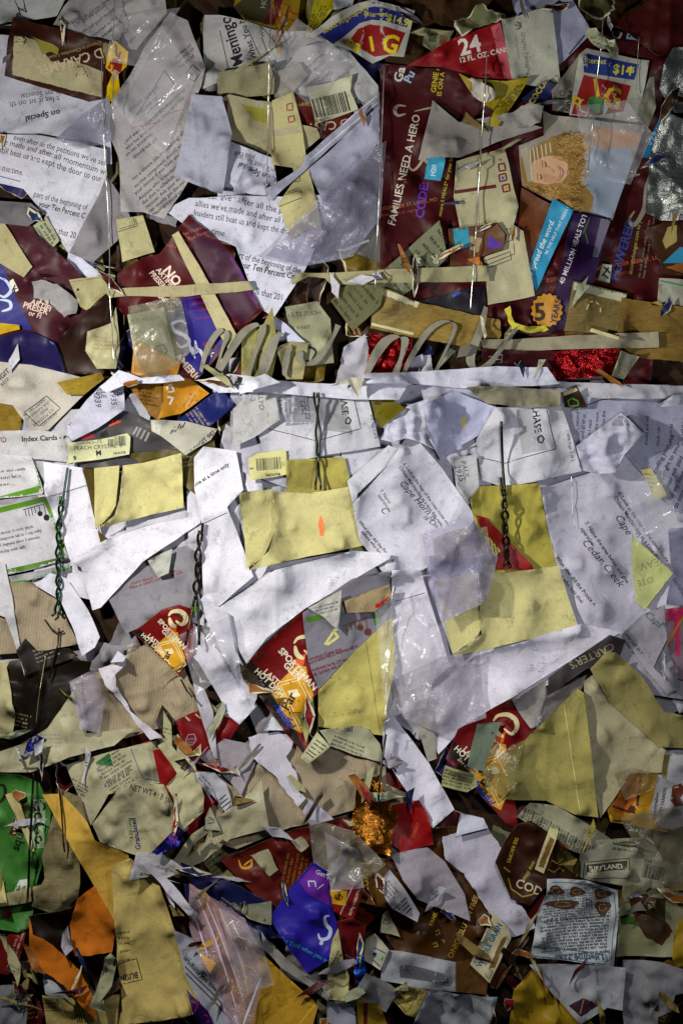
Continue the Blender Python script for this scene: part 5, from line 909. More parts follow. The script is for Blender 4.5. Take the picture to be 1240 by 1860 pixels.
s = S('label_card', 'leaflet', 'pale wrinkled sheet with framed word KIRKLAND| at the lower right', '1048,1546 1110,1520 1180,1520 1200,1560 1240,1600 1240,1632 1150,1610 1050,1590', '#8b8c78', amp=1.8, curl=(1, 4), lift=1.5, folds=[(1180, 1570, -50, 4)])
K(s, ['1058,1562 1140,1556 1138,1592 1056,1590 1058,1562'], 1.4); P(s, '1062,1566 1136,1560 1134,1576 1062,1580', '#2a2a24'); T(s, 'KIRKLAND', 1066, 1577, 12, 3, '#a3a38c', bold=.03, xs=1.05); BC(s, 1162, 1590, 38, 26, -12); T(s, 'ITEM 800', 1166, 1562, 7, -10, bold=.02); LN(s, 1110, 1522, 56, 3, 9, -6, 8, '#33332a'); K(s, ['1060,1600 1240,1622', '1060,1604 1240,1627'], 1.4, '#2c5a2c')
s = S('coffee_bag', 'coffee bag', 'dark brown coffee bag with curved cream words| in the lower right', '896,1560 906,1540 936,1494 960,1486 1010,1520 1050,1560 1050,1600 985,1610 960,1640 925,1628', '#2c1408', 'gloss', amp=3, curl=(2, 5), lift=2)
T(s, 'CODE', 932, 1606, 22, -20, '#b0a486', bold=.015); T(s, 'one filter', 966, 1560, 11, 240, '#a8922c', shear=.3); T(s, 'SEE RECIPES', 934, 1518, 9, 250, '#a8922c', bold=.01); K(s, ['920,1590 926,1610 946,1624 966,1620', '912,1570 924,1580', '1000,1560 1010,1566 1020,1556', '992,1576 1004,1582 1014,1574 1022,1580'], 2.5, '#8a7424')
P(s, '1006,1532 1050,1548 1046,1590 1010,1560', '#4a4420', 'ink')
s = S('wood_stick', 'stick', 'flat pale wooden stick with bark stain| on the coffee bag', '994,1498 1010,1502 984,1582 968,1574', '#a8a37c', 'card', lift=5, amp=.3, curl=(0, 0)); P(s, '994,1514 1002,1518 984,1572 974,1570', '#6a5020', 'kraft', jag=.8)
s = S('warranty_sheet', 'leaflet', 'blue white warranty sheet printed upside down| with twisted pretzel pictures', '990,1592 1060,1592 1118,1614 1122,1660 1112,1754 1060,1746 960,1734 974,1654 990,1620', '#a6acb2', amp=1.4, curl=(1, 5), lift=3, stiff=7)
K(s, '1000,1598 1060,1600 1112,1620 1116,1660 1106,1740', 1.2, '#2c4a6c')
for i, (cx, cy, rx, ry) in enumerate(((1005, 1614, 17, 9), (1044, 1616, 14, 9), (1090, 1620, 16, 10), (1092, 1646, 14, 13), (1020, 1640, 30, 8))):
    P(s, [(cx + rx * math.cos(a) * (1 + .2 * math.sin(3 * a + i)), cy + ry * math.sin(a) * (1 + .2 * math.sin(3 * a + i))) for a in np.arange(0, 6.2, .4)], '#4c2a12', label='printed pretzel'); K(s, [[(cx + rx * .5 * math.cos(a), cy + ry * .5 * math.sin(a)) for a in np.arange(0, 6, .8)]], 2, '#8a6a3a')
K(s, ['1060,1632 1066,1628 1072,1636 1070,1644', '1063,1644 1062,1634', '1067,1644 1067,1636'], 2, '#2a3a5c')
LN(s, 1106, 1658, 128, 13, 4.6, 186, 5.4, '#33383c', ragged=.15)
for q in range(11): LN(s, 1104 - q * .5, 1660 + q * 5.5, 126, 1, 5, 184, 6.2, '#23282c', ragged=.12)
T(s, 'Register at our website on the electronic', 1104, 1722, 7.5, 186, bold=.02, xs=.8); K(s, '964,1714 1096,1730 1100,1740 1094,1748 966,1732 960,1722 964,1714', 1.6, '#2c5a7c'); T(s, 'Lifetime Warranty!', 1092, 1728, 16, 186, '#1c3c5c', bold=.025, shear=-.1)
s = S('salad_carton', 'carton', 'pale carton with leafy picture| at the lower right', '1128,1600 1240,1636 1240,1720 1200,1736 1116,1734 1122,1660', '#77785a', 'gloss', amp=1, lift=1); P(s, '1140,1630 1170,1620 1220,1690 1200,1716 1170,1700 1150,1670', '#3c1c12', jag=1); P(s, '1120,1660 1150,1662 1160,1680 1124,1676', '#2c4a18', jag=2); P(s, '1164,1624 1206,1630 1206,1700 1190,1706 1160,1680', '#332a1c', 'ink')
s = S('cardboard_scrap', 'carton', 'yellow carton edge| at the right edge near the bottom', '1240,1660 1228,1670 1214,1730 1222,1752 1240,1740', '#8a7018', 'gloss', lift=1)
s = S('paper_sheet', 'paper', 'grey crumpled page| in the bottom right corner', '1128,1740 1200,1742 1240,1780 1220,1800 1190,1860 1140,1860 1126,1820', '#6f7076', amp=4, curl=(2, 6), lift=1)
s = S('carton_scrap', 'carton', 'black carton with golden words| along the bottom right corner', '1240,1770 1190,1840 1186,1860 1240,1860', '#1c140c', 'gloss', lift=2); T(s, 'LICIOUS ONLY', 1200, 1850, 12, 66, '#5a4a1c')
s = S('carton_scrap', 'carton', 'mustard carton corner| at the bottom right of centre', '930,1790 962,1758 1030,1800 1140,1860 912,1860', '#8f7418', 'gloss', amp=1, lift=1)
s = S('paper_sheet', 'paper', 'grey white page with dark red picture| bottom right below the warranty sheet', '958,1746 1060,1748 1132,1752 1128,1832 1100,1826 1052,1856 1000,1800', '#8e9098', amp=1.3, curl=(1, 4), lift=2); P(s, '1030,1822 1056,1808 1086,1820 1052,1842', '#2c1024', jag=.6); K(s, ['1058,1808 1050,1836', '1074,1816 1086,1824'], 2, '#8a6a2c'); T(s, 'MOUNT', 1078, 1758, 8, -86, '#33486c')
s = S('milk_carton', 'carton', 'white crumpled carton end with black bars| above the brown cocoa carton', '686,1594 706,1570 730,1600 760,1650 756,1666 735,1654 712,1640 700,1622', '#9c9aa2', 'gloss', amp=2.5, lift=2); K(s, ['714,1640 736,1620', '718,1645 738,1628', '724,1650 742,1634', '732,1653 746,1640'], 2.2); LN(s, 702, 1590, 32, 4, 6, -48, 5.5)
s = S('card_scrap', 'card', 'small cream triangle with drawn triangles| bottom centre', '694,1656 702,1644 726,1698 690,1688', '#94937c', 'card', lift=2); K(s, '698,1664 710,1672 694,1674 698,1664', 1.4)
s = S('card_scrap', 'card', 'small cream card with drawn cup| right of the small white carton end', '376,1480 384,1460 404,1504 376,1500', '#9c9a84', 'card', lift=2); K(s, '382,1478 396,1488 380,1490', 1.4)
s = S('sachet', 'sachet', 'grey silver sachet with dark label| at the bottom centre right', '700,1722 730,1722 880,1755 866,1800 760,1790 690,1776', '#8d9098', 'gloss', amp=3, curl=(1, 5), lift=2); P(s, '724,1750 736,1746 810,1762 814,1780 726,1772', '#55565c', 'card')
s = S('carton_scrap', 'carton', 'dark chocolate carton corner| behind the whole grain card', '826,1740 856,1730 885,1766 880,1800 826,1794', '#4c3210', 'kraft', lift=3)
s = S('grain_card', 'card', 'cream card reading WHOLE GRAIN| at the bottom right of centre', '894,1652 920,1680 925,1698 904,1742 886,1778 870,1762 851,1744', '#b0a98a', 'card', amp=.5, curl=(1, 3), lift=7)
T(s, 'FIRST INGREDIENT', 862, 1742, 11, 63.5, '#33616f', xs=.78); T(s, 'WHOLE GRAIN', 871, 1750, 14.5, 63.5, '#1c5c7c', bold=.03, xs=.86); P(s, '908,1700 914,1694 916,1700 896,1750 884,1752', '#6f5228', 'kraft', jag=.8); K(s, ['878,1760 884,1770 892,1758 884,1752', '896,1738 908,1712 918,1694'], 1.3, '#55523a')
s = S('blue_card', 'card', 'violet and blue bank offer card with $| at the bottom centre', '490,1662 530,1606 573,1556 610,1590 604,1640 618,1704 600,1736 558,1764 528,1722', '#231a8a', 'gloss', amp=1.6, curl=(1, 4), lift=2)
P(s, '544,1598 568,1568 602,1592 604,1644 560,1620', '#5a1c8a'); K(s, ['598,1660 590,1662 592,1676 600,1686 596,1700 582,1702 578,1692', '586,1704 582,1712'], 7, '#a8b3cc', name='printed_emblem', taper=True); T(s, 'Get $300', 572, 1582, 12, -22, '#b3b6cc', bold=.01); T(s, 'Get $300 when you open', 508, 1700, 11, -27, '#2f8ab0', bold=.01, xs=.95)
K(s, ['562,1606 560,1596 572,1596 574,1606', '576,1610 588,1602'], 2, '#b0b8c8')
s = S('biscuit_card', 'carton', 'red card with yellow biscuit picture and Nutrition Facts| at the bottom centre', '596,1600 640,1592 662,1600 640,1668 606,1650', '#6c1210', 'gloss', lift=3); P(s, '600,1610 630,1612 628,1640 600,1636', '#b08c14'); P(s, [(615 + 8 * math.cos(a), 1624 + 7 * math.sin(a)) for a in np.arange(0, 6.2, .6)], '#5a280c'); T(s, 'Nutrition Facts', 650, 1604, 9, -108, '#b8a89c', bold=.02); K(s, '642,1598 616,1660', 2, '#a89a8c')
s = S('carton_scrap', 'carton', 'deep crimson curved card| below the nutrition facts card', '612,1670 640,1660 664,1680 655,1760 636,1810 628,1740', '#560c12', 'gloss', lift=1)
s = S('plastic_bag', 'plastic', 'long cream twisted plastic| standing at the bottom centre', '604,1700 614,1680 624,1740 634,1768 632,1812 592,1812 596,1750', '#9a966c', 'gloss', amp=3, lift=4, curl=(1, 4)); 
s = S('carton_scrap', 'card', 'white card with little coloured squares| at the bottom centre', '664,1700 680,1692 706,1720 690,1758 660,1740', '#98998c', 'gloss', lift=3); P(s, '678,1726 684,1728 682,1734 676,1732', '#1c1c6a'); P(s, '690,1738 696,1732 694,1742', '#2c8a3a'); K(s, ['678,1718 702,1728', '676,1740 690,1752'], 2, '#33332c')
s = S('foil_scrap', 'foil', 'electric blue foil curl| at the bottom centre', '642,1760 648,1730 660,1726 668,1780 664,1800 650,1784', '#1c4ca8', 'redfoil', amp=4, lift=3)
s = S('note_card', 'note', 'yellow note with framed handwriting| at the bottom right of centre', '712,1812 732,1782 775,1792 752,1844 735,1838', '#96894a', lift=3); T(s, 'Ella', 732, 1806, 12, 62, '#20200f', shear=.3); T(s, 'Dec 22', 742, 1822, 11, 62, '#20200f', shear=.3); T(s, 'Cla', 760, 1822, 10, 62, '#20200f', shear=.3); K(s, '718,1814 738,1834 762,1790', 1.4)
s = S('paper_sheet', 'paper', 'grey paper sheet corner| cut by the bottom edge right of centre', '664,1760 724,1790 700,1836 640,1800', '#6b6c70', amp=1, lift=1)
s = S('paper_sheet', 'paper', 'lavender grey square| standing at the bottom edge', '594,1814 644,1814 650,1860 592,1860', '#8d8fa0', lift=2, amp=.6)
s = S('yellow_mailer', 'mailer', 'yellow card strip| cut by the bottom edge right of the lavender square', '648,1806 690,1820 730,1860 650,1860', '#8f7620', 'gloss', lift=1); P(s, '659,1808 668,1810 666,1860 660,1860', '#561414')
s = S('paper_sheet', 'paper', 'crumpled grey wrap| at the bottom right of the sachet', '776,1790 870,1800 900,1800 860,1860 740,1860 752,1840', '#7a7e86', amp=5, curl=(2, 6), lift=1)
# bottom left
s = S('carton_scrap', 'carton', 'crimson strip of small warning print| at the left edge near the bottom', '0,1760 30,1690 56,1660 34,1760 16,1768', '#5f0f10', 'gloss', lift=1); LN(s, 16, 1760, 90, 4, 8, 72, 6, '#b08c7c')
s = S('pouch_carton', 'carton', 'green apple sauce pouch carton| at the left edge', '0,1400 40,1404 74,1420 94,1476 90,1530 70,1600 58,1682 36,1690 0,1680', '#35692a', 'gloss', amp=1.3, curl=(1, 5), folds=[(50, 1480, 65, 3)], lift=1)
K(s, ['73,1450 72,1538'], 22, '#7f9472', name='printed_panel'); T(s, 'GoGo', 63, 1450, 30, -88, '#12240e', bold=.03, xs=1.05); T(s, '&', 62, 1500, 13, -75, '#2c5a2c', bold=.04); T(s, 'squeeZ', 36, 1545, 24, 72, '#12240e', bold=.045)
P(s, '40,1450 56,1454 48,1480 42,1494 30,1518 18,1514', '#4a2212'); T(s, 'on', 44, 1468, 10, 78, '#a8a890'); T(s, 'organic', 30, 1514, 12, 78, '#b8b8a0', bold=.01)
P(s, '30,1612 38,1596 52,1594 54,1610 48,1630 34,1632 26,1620', '#b0b8ac'); T(s, 'fun', 38, 1616, 9, 70, '#20301c', bold=.03); T(s, 'kids', 46, 1618, 8, 70, '#20301c', bold=.03)
K(s, ['-10,1430 8,1424 12,1440 4,1454 -10,1456'], 6, '#1a1410', taper=True); P(s, '4,1654 14,1648 24,1656 20,1666 6,1668', '#5c1c14', jag=1)
P(s, '0,1400 60,1410 40,1380', '#3f8a2c')
s = S('wood_stick', 'stick', 'smooth cream paper stick| lying over the green pouch carton', '14,1440 34,1434 68,1540 62,1542', '#a89e70', 'card', lift=5, amp=.3, curl=(0, 0))
s = S('wood_stick', 'stick', 'cream stick across the green carton foot| at the left edge', '0,1642 90,1600 104,1620 50,1636 0,1656', '#96906a', 'card', lift=5, amp=.8, curl=(0, 0)); LN(s, 0, 1650, 50, 1, 8, 18, 8, '#33331c')
s = S('paper_sheet', 'paper', 'pale cream wedge| at the left edge below the green carton', '0,1570 6,1580 20,1632 0,1644', '#b3aa74', lift=4)
s = S('paper_bag', 'paper bag', 'crumpled dirty brown bag| right of the green pouch carton', '94,1500 112,1430 150,1446 166,1500 148,1560 150,1600 140,1650 96,1652 62,1640 86,1590 82,1550', '#6b6246', 'kraft', amp=7, curl=(2, 8), lift=1)
s = S('manila_envelope', 'envelope', 'golden manila folded strip| above the big manila envelope', '80,1440 116,1438 165,1488 178,1520 236,1548 246,1620 214,1680 180,1620 140,1540 122,1510', '#b08e3c', 'paper', amp=1.2, curl=(1, 5), folds=[(150, 1520, 5, 3)], lift=3)
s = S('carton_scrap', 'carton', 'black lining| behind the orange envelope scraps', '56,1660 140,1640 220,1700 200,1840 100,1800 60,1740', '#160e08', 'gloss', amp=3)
S('paper_sheet', 'paper', 'white scrap| behind the slanting orange strip', '78,1750 108,1748 160,1810 130,1830 86,1800', '#a3a5b0', lift=1)
s = S('reply_envelope', 'envelope', 'cream reply envelope with postage box| at the bottom left', '80,1802 130,1806 240,1800 240,1850 180,1860 96,1860', '#a8985c', lift=1); K(s, '82,1802 108,1802 110,1832 84,1832', 1.3); T(s, 'NO POSTAGE', 84, 1832, 7, 185, bold=.01); T(s, 'NECESSARY', 106, 1822, 7, 185, bold=.01); T(s, 'IF MAILED', 106, 1814, 7, 185, bold=.01); K(s, ['138,1820 144,1854', '142,1820 148,1854', '146,1820 152,1854', '151,1820 158,1854'], 2)
s = S('orange_envelope', 'envelope scrap', 'torn orange envelope half| bottom left, upright', '146,1625 175,1604 200,1645 213,1672 206,1726 170,1728 138,1732 130,1676', '#a85e14', 'paper', amp=2, tear=1, curl=(2, 5), lift=4)
s = S('orange_envelope', 'envelope scrap', 'torn orange envelope strip| bottom left, slanting to a point', '58,1660 66,1690 84,1698 150,1756 172,1800 180,1846 164,1830 120,1780 60,1742', '#a85c12', 'paper', amp=2, tear=1, curl=(2, 5), lift=4)
s = S('paper_bag', 'tissue', 'twisted grey green tissue| by the point of the orange strip', '196,1730 206,1722 217,1736 206,1790 194,1800 196,1830 170,1814 180,1790', '#85866c', amp=5, curl=(2, 6), lift=5)
s = S('plastic_scrap', 'paper', 'small lavender crumpled bit| beside the upright orange half', '118,1690 130,1672 138,1716 126,1726 116,1712', '#8f8a98', amp=4, lift=4)
s = S('paper_sheet', 'paper', 'grey crumpled foil paper| in the bottom left corner', '0,1790 40,1784 54,1830 40,1860 0,1860', '#6c6c74', amp=4, lift=1, curl=(2, 5))
s = S('manila_envelope', 'envelope', 'big manila business reply envelope| at the bottom left', '206,1570 240,1552 288,1590 304,1640 336,1730 368,1832 300,1846 228,1856 222,1780 213,1680', '#a8975c', 'paper', amp=.9, curl=(1, 5), lift=4, stiff=8, folds=[(232, 1800, 84, 2, 4)])
T(s, 'BUSINESS', 252, 1762, 16, 188, bold=.03, xs=.75); K(s, '216,1744 250,1738 260,1776 218,1783', 1.5); 
for y_ in (1686, 1696, 1706, 1720, 1736): LN(s, 238, y_, 20, 1, 6, 184, 7, '#3c3820')
s = S('leaflet', 'leaflet', 'white leaflet edge with slanting heading| below the sugar bag', '240,1590 252,1542 300,1546 345,1576 300,1592 330,1600 278,1586', '#a3a2a8', amp=2, curl=(1, 5), lift=2); T(s, 'something on', 262, 1568, 11, -12, '#3a3038'); T(s, 'another', 258, 1582, 11, -20, '#3a3038', bold=.02)
s = S('foil_scrap', 'foil', 'blue foil twist with violet| below the sugar bag', '300,1520 330,1490 340,1500 330,1530 290,1546 280,1540', '#2c2c8a', 'redfoil', amp=5, lift=3); P(s, '308,1512 328,1494 334,1504 320,1526', '#5c2c8a', jag=1)
s = S('wrapper', 'wrapper', 'red brown shiny sweet bag| right of the manila envelope top', '296,1604 330,1610 348,1640 344,1680 320,1668 306,1640', '#4c1210', 'redfoil', amp=5, lift=2)
s = S('mailer', 'mailer', 'big yellow padded mailer| at the bottom centre left', '352,1610 372,1614 452,1706 510,1760 578,1822 545,1860 420,1860 400,1800', '#ac8526', 'paper', amp=.8, curl=(1, 4), lift=3, stiff=9, tilt=(0, 4)); K(s, '456,1708 572,1822 536,1868', 3, '#c79c2c')
s = S('leaflet', 'leaflet', 'pale blue grey brochure with slanting text| left of the window envelope', '318,1682 350,1700 400,1780 440,1850 420,1860 380,1840 340,1770', '#8f93a0', amp=.8, lift=4, curl=(1, 4)); T(s, 'What you do now', 326, 1722, 13, -46, '#55565c', xs=.95); T(s, 'products you love!', 334, 1736, 12, -46, '#20202a', bold=.03, xs=.95); K(s, ['338,1750 426,1840', '334,1756 420,1846'], 2, '#1c1c24')
s = S('window_envelope', 'window envelope', 'pinkish window envelope with rounded end| at the bottom left of centre', '346,1598 392,1628 446,1662 472,1712 478,1770 444,1860 400,1800 366,1740 346,1680', '#b898a6', 'film', amp=1.6, curl=(1, 3), lift=5, stiff=9)
K(s, ['360,1620 400,1720 432,1830', '372,1622 412,1716 444,1812', '400,1646 440,1740 452,1800', '356,1660 380,1730', '420,1662 452,1720'], 3, '#c3adb4', taper=True); K(s, ['366,1640 404,1740', '388,1640 430,1760', '410,1660 446,1750'], 5, '#96808e', taper=True)  # streaks of paler and darker pink paint the envelope's sheen
K(s, '350,1602 392,1628 444,1662 471,1712 476,1766 444,1850', 4, '#b9b6c6'); LN(s, 418, 1790, 60, 6, 7, 62, 9, '#b89a5c', dens=.5); P(s, '362,1712 400,1694 396,1706 364,1720', '#b38a3c', jag=.8); P(s, '366,1724 396,1740 384,1758', '#b38a4c', jag=.8)
s = S('board_strip', 'board strip', 'long grey folded board edge| right of the yellow mailer', '476,1684 486,1700 520,1736 600,1800 596,1812 510,1752 478,1716', '#85817e', 'card', lift=3, curl=(0, 0), amp=.6); K(s, '500,1716 594,1800', 1.5, '#2c2420')
s = S('carton_scrap', 'card', 'grey card with plus sign| in the dark at the bottom left of centre', '434,1640 494,1632 494,1674 478,1672 450,1660', '#6f7060', 'card', lift=1); T(s, '+', 478, 1670, 12, 0, '#2a2a24', bold=.02)
s = S('carton_scrap', 'carton', 'navy carton with magenta swirls| under the yellow mailer', '340,1790 380,1830 420,1860 330,1860 360,1850', '#23104a', 'gloss', lift=1); K(s, ['350,1810 362,1816 356,1830', '372,1836 384,1842 378,1852'], 2.5, '#8a1a4a')
s = S('torn_strip', 'board', 'hanging grey torn board strip| below the ribbed sheet in the lower centre', '456,1550 488,1538 506,1576 490,1588 476,1570', '#848268', 'card', lift=3, tear=1)
s = S('torn_strip', 'board', 'small grey torn board square| left of the crimson carton', '530,1522 548,1512 562,1530 548,1542 540,1536', '#8e8a74', 'card', lift=3, tear=1)
s = S('torn_strip', 'paper', 'slim pale spine of plastic| beside the amber foil', '622,1506 626,1512 612,1580 604,1606 600,1600 612,1560', '#9c9470', 'card', lift=3)
s = S('newsprint_scrap', 'label', 'striped olive newsprint tip| left of the lower right snack carton', '806,1386 858,1402 866,1424 846,1436 800,1424', '#8a8a62', 'paper', lift=3); LN(s, 806, 1396, 56, 5, 6, -14, 6)
s = S('board_scrap', 'board', 'greenish board triangle with plus marks| over the lower right snack carton', '864,1312 908,1308 890,1352 876,1398 846,1388', '#5f6a5c', 'card', lift=3); T(s, '+', 888, 1332, 12, -10, '#22221f', bold=.02)
s = S('paper_sheet', 'paper', 'black glossy slip| over the corner of the centre snack carton', '436,1200 468,1226 492,1262 480,1270 444,1234', '#2a2418', 'gloss', lift=2)
# small shreds lying on top of everything
srnd = random.Random(4)
SC = [('#a9a9b4', 'paper', 'white paper'), ('#8a8868', 'card', 'tan board'), ('#6a1014', 'gloss', 'red carton'), ('#857634', 'gloss', 'yellow card'), ('#1c2850', 'gloss', 'navy carton'), ('#2a1a10', 'gloss', 'dark brown carton'), ('#8d927c', 'paper', 'newsprint'), ('#5c5a50', 'card', 'grey board'), ('#3a1014', 'gloss', 'maroon carton'), ('#8c8a94', 'paper', 'lavender paper'), ('#6b5c34', 'kraft', 'brown cardboard'), ('#7c4c1c', 'gloss', 'rust card')]
cnt_ = 0
PROT = ('portrait_card', 'warranty_sheet', 'grain_card', 'gold_badge', 'barcode_tag', 'envelope', 'carton_flap', 'blue_banner', 'quiz_sheet', 'red_can_carton', 'recipe_card', 'snack_carton', 'pouch_carton', 'blue_card', 'reply_envelope', 'manila_envelope')
while cnt_ < 150:
    x, y = srnd.uniform(0, 1240), srnd.choice((srnd.uniform(0, 680), srnd.uniform(1330, 1860), srnd.uniform(1330, 1860), srnd.uniform(680, 1330)))
    if 700 < y < 1300 and srnd.random() < .85: continue
    if y < 680 and x < 600 and srnd.random() < .6: continue
    o_ = int(OWN[int(gx(y)), int(gx(x))])
    if o_ >= 0 and SHEETS[o_].name in PROT: continue
    j_, i_ = int(gx(y)), int(gx(x))
    if len(np.unique(OWN[j_ - 3:j_ + 4, i_ - 3:i_ + 4])) < 2: continue
    cnt_ += 1; a = srnd.uniform(0, 3.14); l_ = srnd.uniform(12, 46); w_ = srnd.uniform(3, 11)
    n_ = srnd.choice((3, 4, 5)); pp = []
    for q in range(n_):
        b = q * 2 * math.pi / n_ + srnd.uniform(-.4, .4); u, v = l_ * math.cos(b), w_ * math.sin(b); pp.append((x + u * math.cos(a) - v * math.sin(a), y + u * math.sin(a) + v * math.cos(a)))
    c_, k_, m_ = srnd.choice(SC)
    f_ = S('shred', 'shred', m_ + ' ' + srnd.choice(('shred', 'sliver', 'snippet', 'chip', 'tatter')), pp, c_, k_, amp=1.5, curl=(1, 5), tear=srnd.choice((0, 1)), group='small shreds lying over the larger sheets', filler=True, stiff=1, lift=1)
    if srnd.random() < .3: LN(f_, x - 10, y, 20, 2, 6, srnd.uniform(-60, 60), 5)
# added translucent sheets, standing in for double-exposed ghost images
for lb, pl, cl in (('added milky see-through ghost film| over the edge of the left petition letter', '105,262 150,215 200,182 206,262 150,280', '#9a9ab0'),
                   ('added lavender see-through ghost film| lying over the middle petition letter', '470,470 560,390 610,330 640,300 700,262 690,400 640,470 540,490', '#8f8fa8'),
                   ('added lavender see-through ghost film| over the lavender crumpled paper', '764,970 850,935 900,1010 880,1090 800,1130 776,1060', '#a7a3bf'),
                   ('added pinkish see-through ghost film| over the very large white sheet', '716,1230 800,1190 868,1180 880,1300 800,1330 730,1300', '#b3afbb'),
                   ('added yellowish see-through ghost film| over the lower right snack carton', '874,1396 926,1350 950,1340 946,1410 910,1440 880,1430', '#8a8250'),
                   ('added lavender see-through ghost film| over the wide ribbed sheet', '130,1236 180,1210 196,1260 184,1330 150,1320', '#a9a3b8'),
                   ('added milky see-through ghost film| over the crimson biscuit carton', '560,1480 640,1500 700,1560 640,1600 570,1560', '#8a8578'),
                   ('added faint see-through ghost film| over the cocoa card', '1110,1400 1140,1390 1190,1400 1180,1430 1130,1450', '#8f7a50'),
                   ('added milky see-through ghost film| over the fruit snack carton foot', '236,560 330,540 350,640 300,690 250,680', '#8a8a74'),
                   ('added grey see-through ghost film| over the salad carton', '1120,1480 1240,1440 1240,1640 1190,1600', '#77725c')):
    S('plastic_film', 'plastic film', lb, pl, cl, 'film', amp=2.5, curl=(1, 5), lift=.5, folds=[(pts(pl)[0][0] + 40, pts(pl)[0][1] + 40, 45, 3, 4), (pts(pl)[0][0] + 60, pts(pl)[0][1] + 10, 80, 3, 4)])
S('paper_strip', 'paper', 'long thin white page edge| slanting from the sugar bag to the window envelope', '258,1556 276,1558 330,1612 362,1650 358,1664 320,1626', '#a6a4b0', lift=6, amp=.5)
# added clear films, standing in for ghosted overlaps and catching glints
for lb, pl in (('added clear cellophane scrap| over the right quiz sheet corner', '1130,880 1200,850 1226,960 1150,990'), ('added clear cellophane scrap| over the ribbed sheet at the left', '330,1150 420,1110 440,1200 360,1260'), ('clear cellophane sheet added for glare| over the portrait card', '1040,200 1130,190 1180,250 1140,340 1070,330'), ('added clear cellophane sheet| over the vaccine leaflet', '210,200 300,60 360,150 300,290'), ('added clear cellophane scrap| over the bottom window envelope', '400,1640 470,1680 500,1780 440,1800'), ('added clear cellophane scrap| by the amber foil', '590,1500 650,1530 660,1600 600,1610'),
               ('added clear cellophane scrap| over the plastic sleeve in the upper centre', '540,40 640,120 560,200 480,120'), ('added clear cellophane sheet| over the pointed yellow envelope', '680,1110 740,1060 800,1180 770,1280 700,1300'), ('added clear cellophane scrap| at the top left near the leaflet', '210,40 330,20 260,130 200,120')):
    s = S('cellophane', 'cellophane', lb, pl, '#c6c6d0', 'clear', amp=4, curl=(2, 6), lift=1, folds=[(pts(pl)[0][0] + 30, pts(pl)[0][1] + 30, 40, 4, 4)], group='added clear cellophane scraps standing in for ghosted overlaps')
DK0 = '#2a2822'
WIRES = [
 (('bright thin wire| at the top left beside the sweet wrapper'.replace('|', ''), '212,0 212,90'), dict(px=1.7)),
 (('tall bright wire crossing the left letters and the fruit snack carton', '188,105 193,250 201,420 205,560 213,660'), dict(px=2.2, up=2)),
 (('thin bright wire hanging below the sweet wrapper', '212,150 212,230'), dict(px=1.7)),
 (('long thin bright wire in front of the meningitis leaflet', '494,0 489,180 486,345'), dict(px=2.0, up=2)),
 (('tall bright wire left of the FAMILIES lettering', '697,128 692,260 685,420 680,530'), dict(px=2.6, up=2)),
 (('tall bright wire between the can carton and the die cut board', '881,108 873,240 862,420 852,565'), dict(px=2.8, up=2)),
 (('bright wire running down across the portrait card', '1089,40 1078,160 1062,320'), dict(px=2.4, up=2)),
 (('short thin bright wire over the upright internet card', '1155,74 1150,176'), dict(px=1.5)),
 (('short thin bright wire below the pale bank letter', '1034,862 1036,930 1041,960'), dict(px=1.5)),
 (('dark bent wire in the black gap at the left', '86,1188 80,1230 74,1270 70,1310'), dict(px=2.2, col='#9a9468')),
 (('thin bright wire down the pointed yellow envelope', '714,1060 705,1110 700,1230 698,1330'), dict(px=1.8)),
 (('dark flat wire along the green pouch carton', '66,1400 62,1500 56,1640'), dict(px=5, col='#1c140c', up=6)),
 (('dark wire over the golden manila strip', '112,1420 118,1470 124,1540'), dict(px=4, col='#2c2010', up=5)),
 (('black wire tail at the left gap below the strip', '110,1140 108,1172 100,1200 92,1230'), dict(px=4, col=DK0)),
 (('black prong at the end of the left twisted tie', '84,1125 96,1142 108,1150 118,1145'), dict(px=4, col=DK0)),
 (('black prong at the end of the second twisted tie', '331,1232 342,1252 352,1262'), dict(px=4, col=DK0)),
 (('dark twisted tie with green glints below the left recipe cards', '126,850 119,900 112,960 110,1010 110,1060 107,1120'), dict(px=4.6, col='#1d3a2a', twist=(.25, .97, 52), up=2)),
 (('black twisted tie in the left middle by the white pages', '369,950 362,1010 360,1060 357,1120 353,1170'), dict(px=5, col=DK0, twist=(.08, .62, 58), up=2)),
 (('short twisted tie in front of the left bank letter', '575,716 578,780 578,892'), dict(px=4.4, col='#33362f', twist=(0, 1, 170), up=2)),
 (('black twisted tie in front of the open yellow envelope', '903,768 908,860 914,940 918,1030'), dict(px=5, col=DK0, twist=(.5, 1, 46), up=2)),
 (('black hooked wire at the top of the amber foil', '700,1330 692,1380 686,1440 690,1470'), dict(px=5, col=DK0)),
]
# ------------------------------------------------------------------ wires
def tube(name, path, r, m, parent=None, loc=(0, 0, 0), seg=8):
    V = []; F = []; n = len(path)
    for i, p in enumerate(path):
        a = Vector(path[max(0, i - 1)]); b = Vector(path[min(n - 1, i + 1)]); t = (b - a).normalized()
        s_ = t.cross(Vector((0, 1, 0))).normalized(); u = s_.cross(t)
        for k in range(seg):
            q = Vector(p) + (s_ * math.cos(2 * math.pi * k / seg) + u * math.sin(2 * math.pi * k / seg)) * r - Vector(loc); V.append(tuple(q))
    for i in range(n - 1):
        for k in range(seg): F.append((i * seg + k, i * seg + (k + 1) % seg, (i + 1) * seg + (k + 1) % seg, (i + 1) * seg + k))
    F.append(tuple(range(seg))[::-1]); F.append(tuple((n - 1) * seg + k for k in range(seg)))
    return new_obj(name, V, F, [m], None, [True] * len(F), parent=parent, loc=None if parent else loc)
def hm(x, y):
    i = int(round(gx(x))); j = int(round(gx(y))); return float(HM[max(0, j - 2):j + 3, max(0, i - 2):i + 3].max())
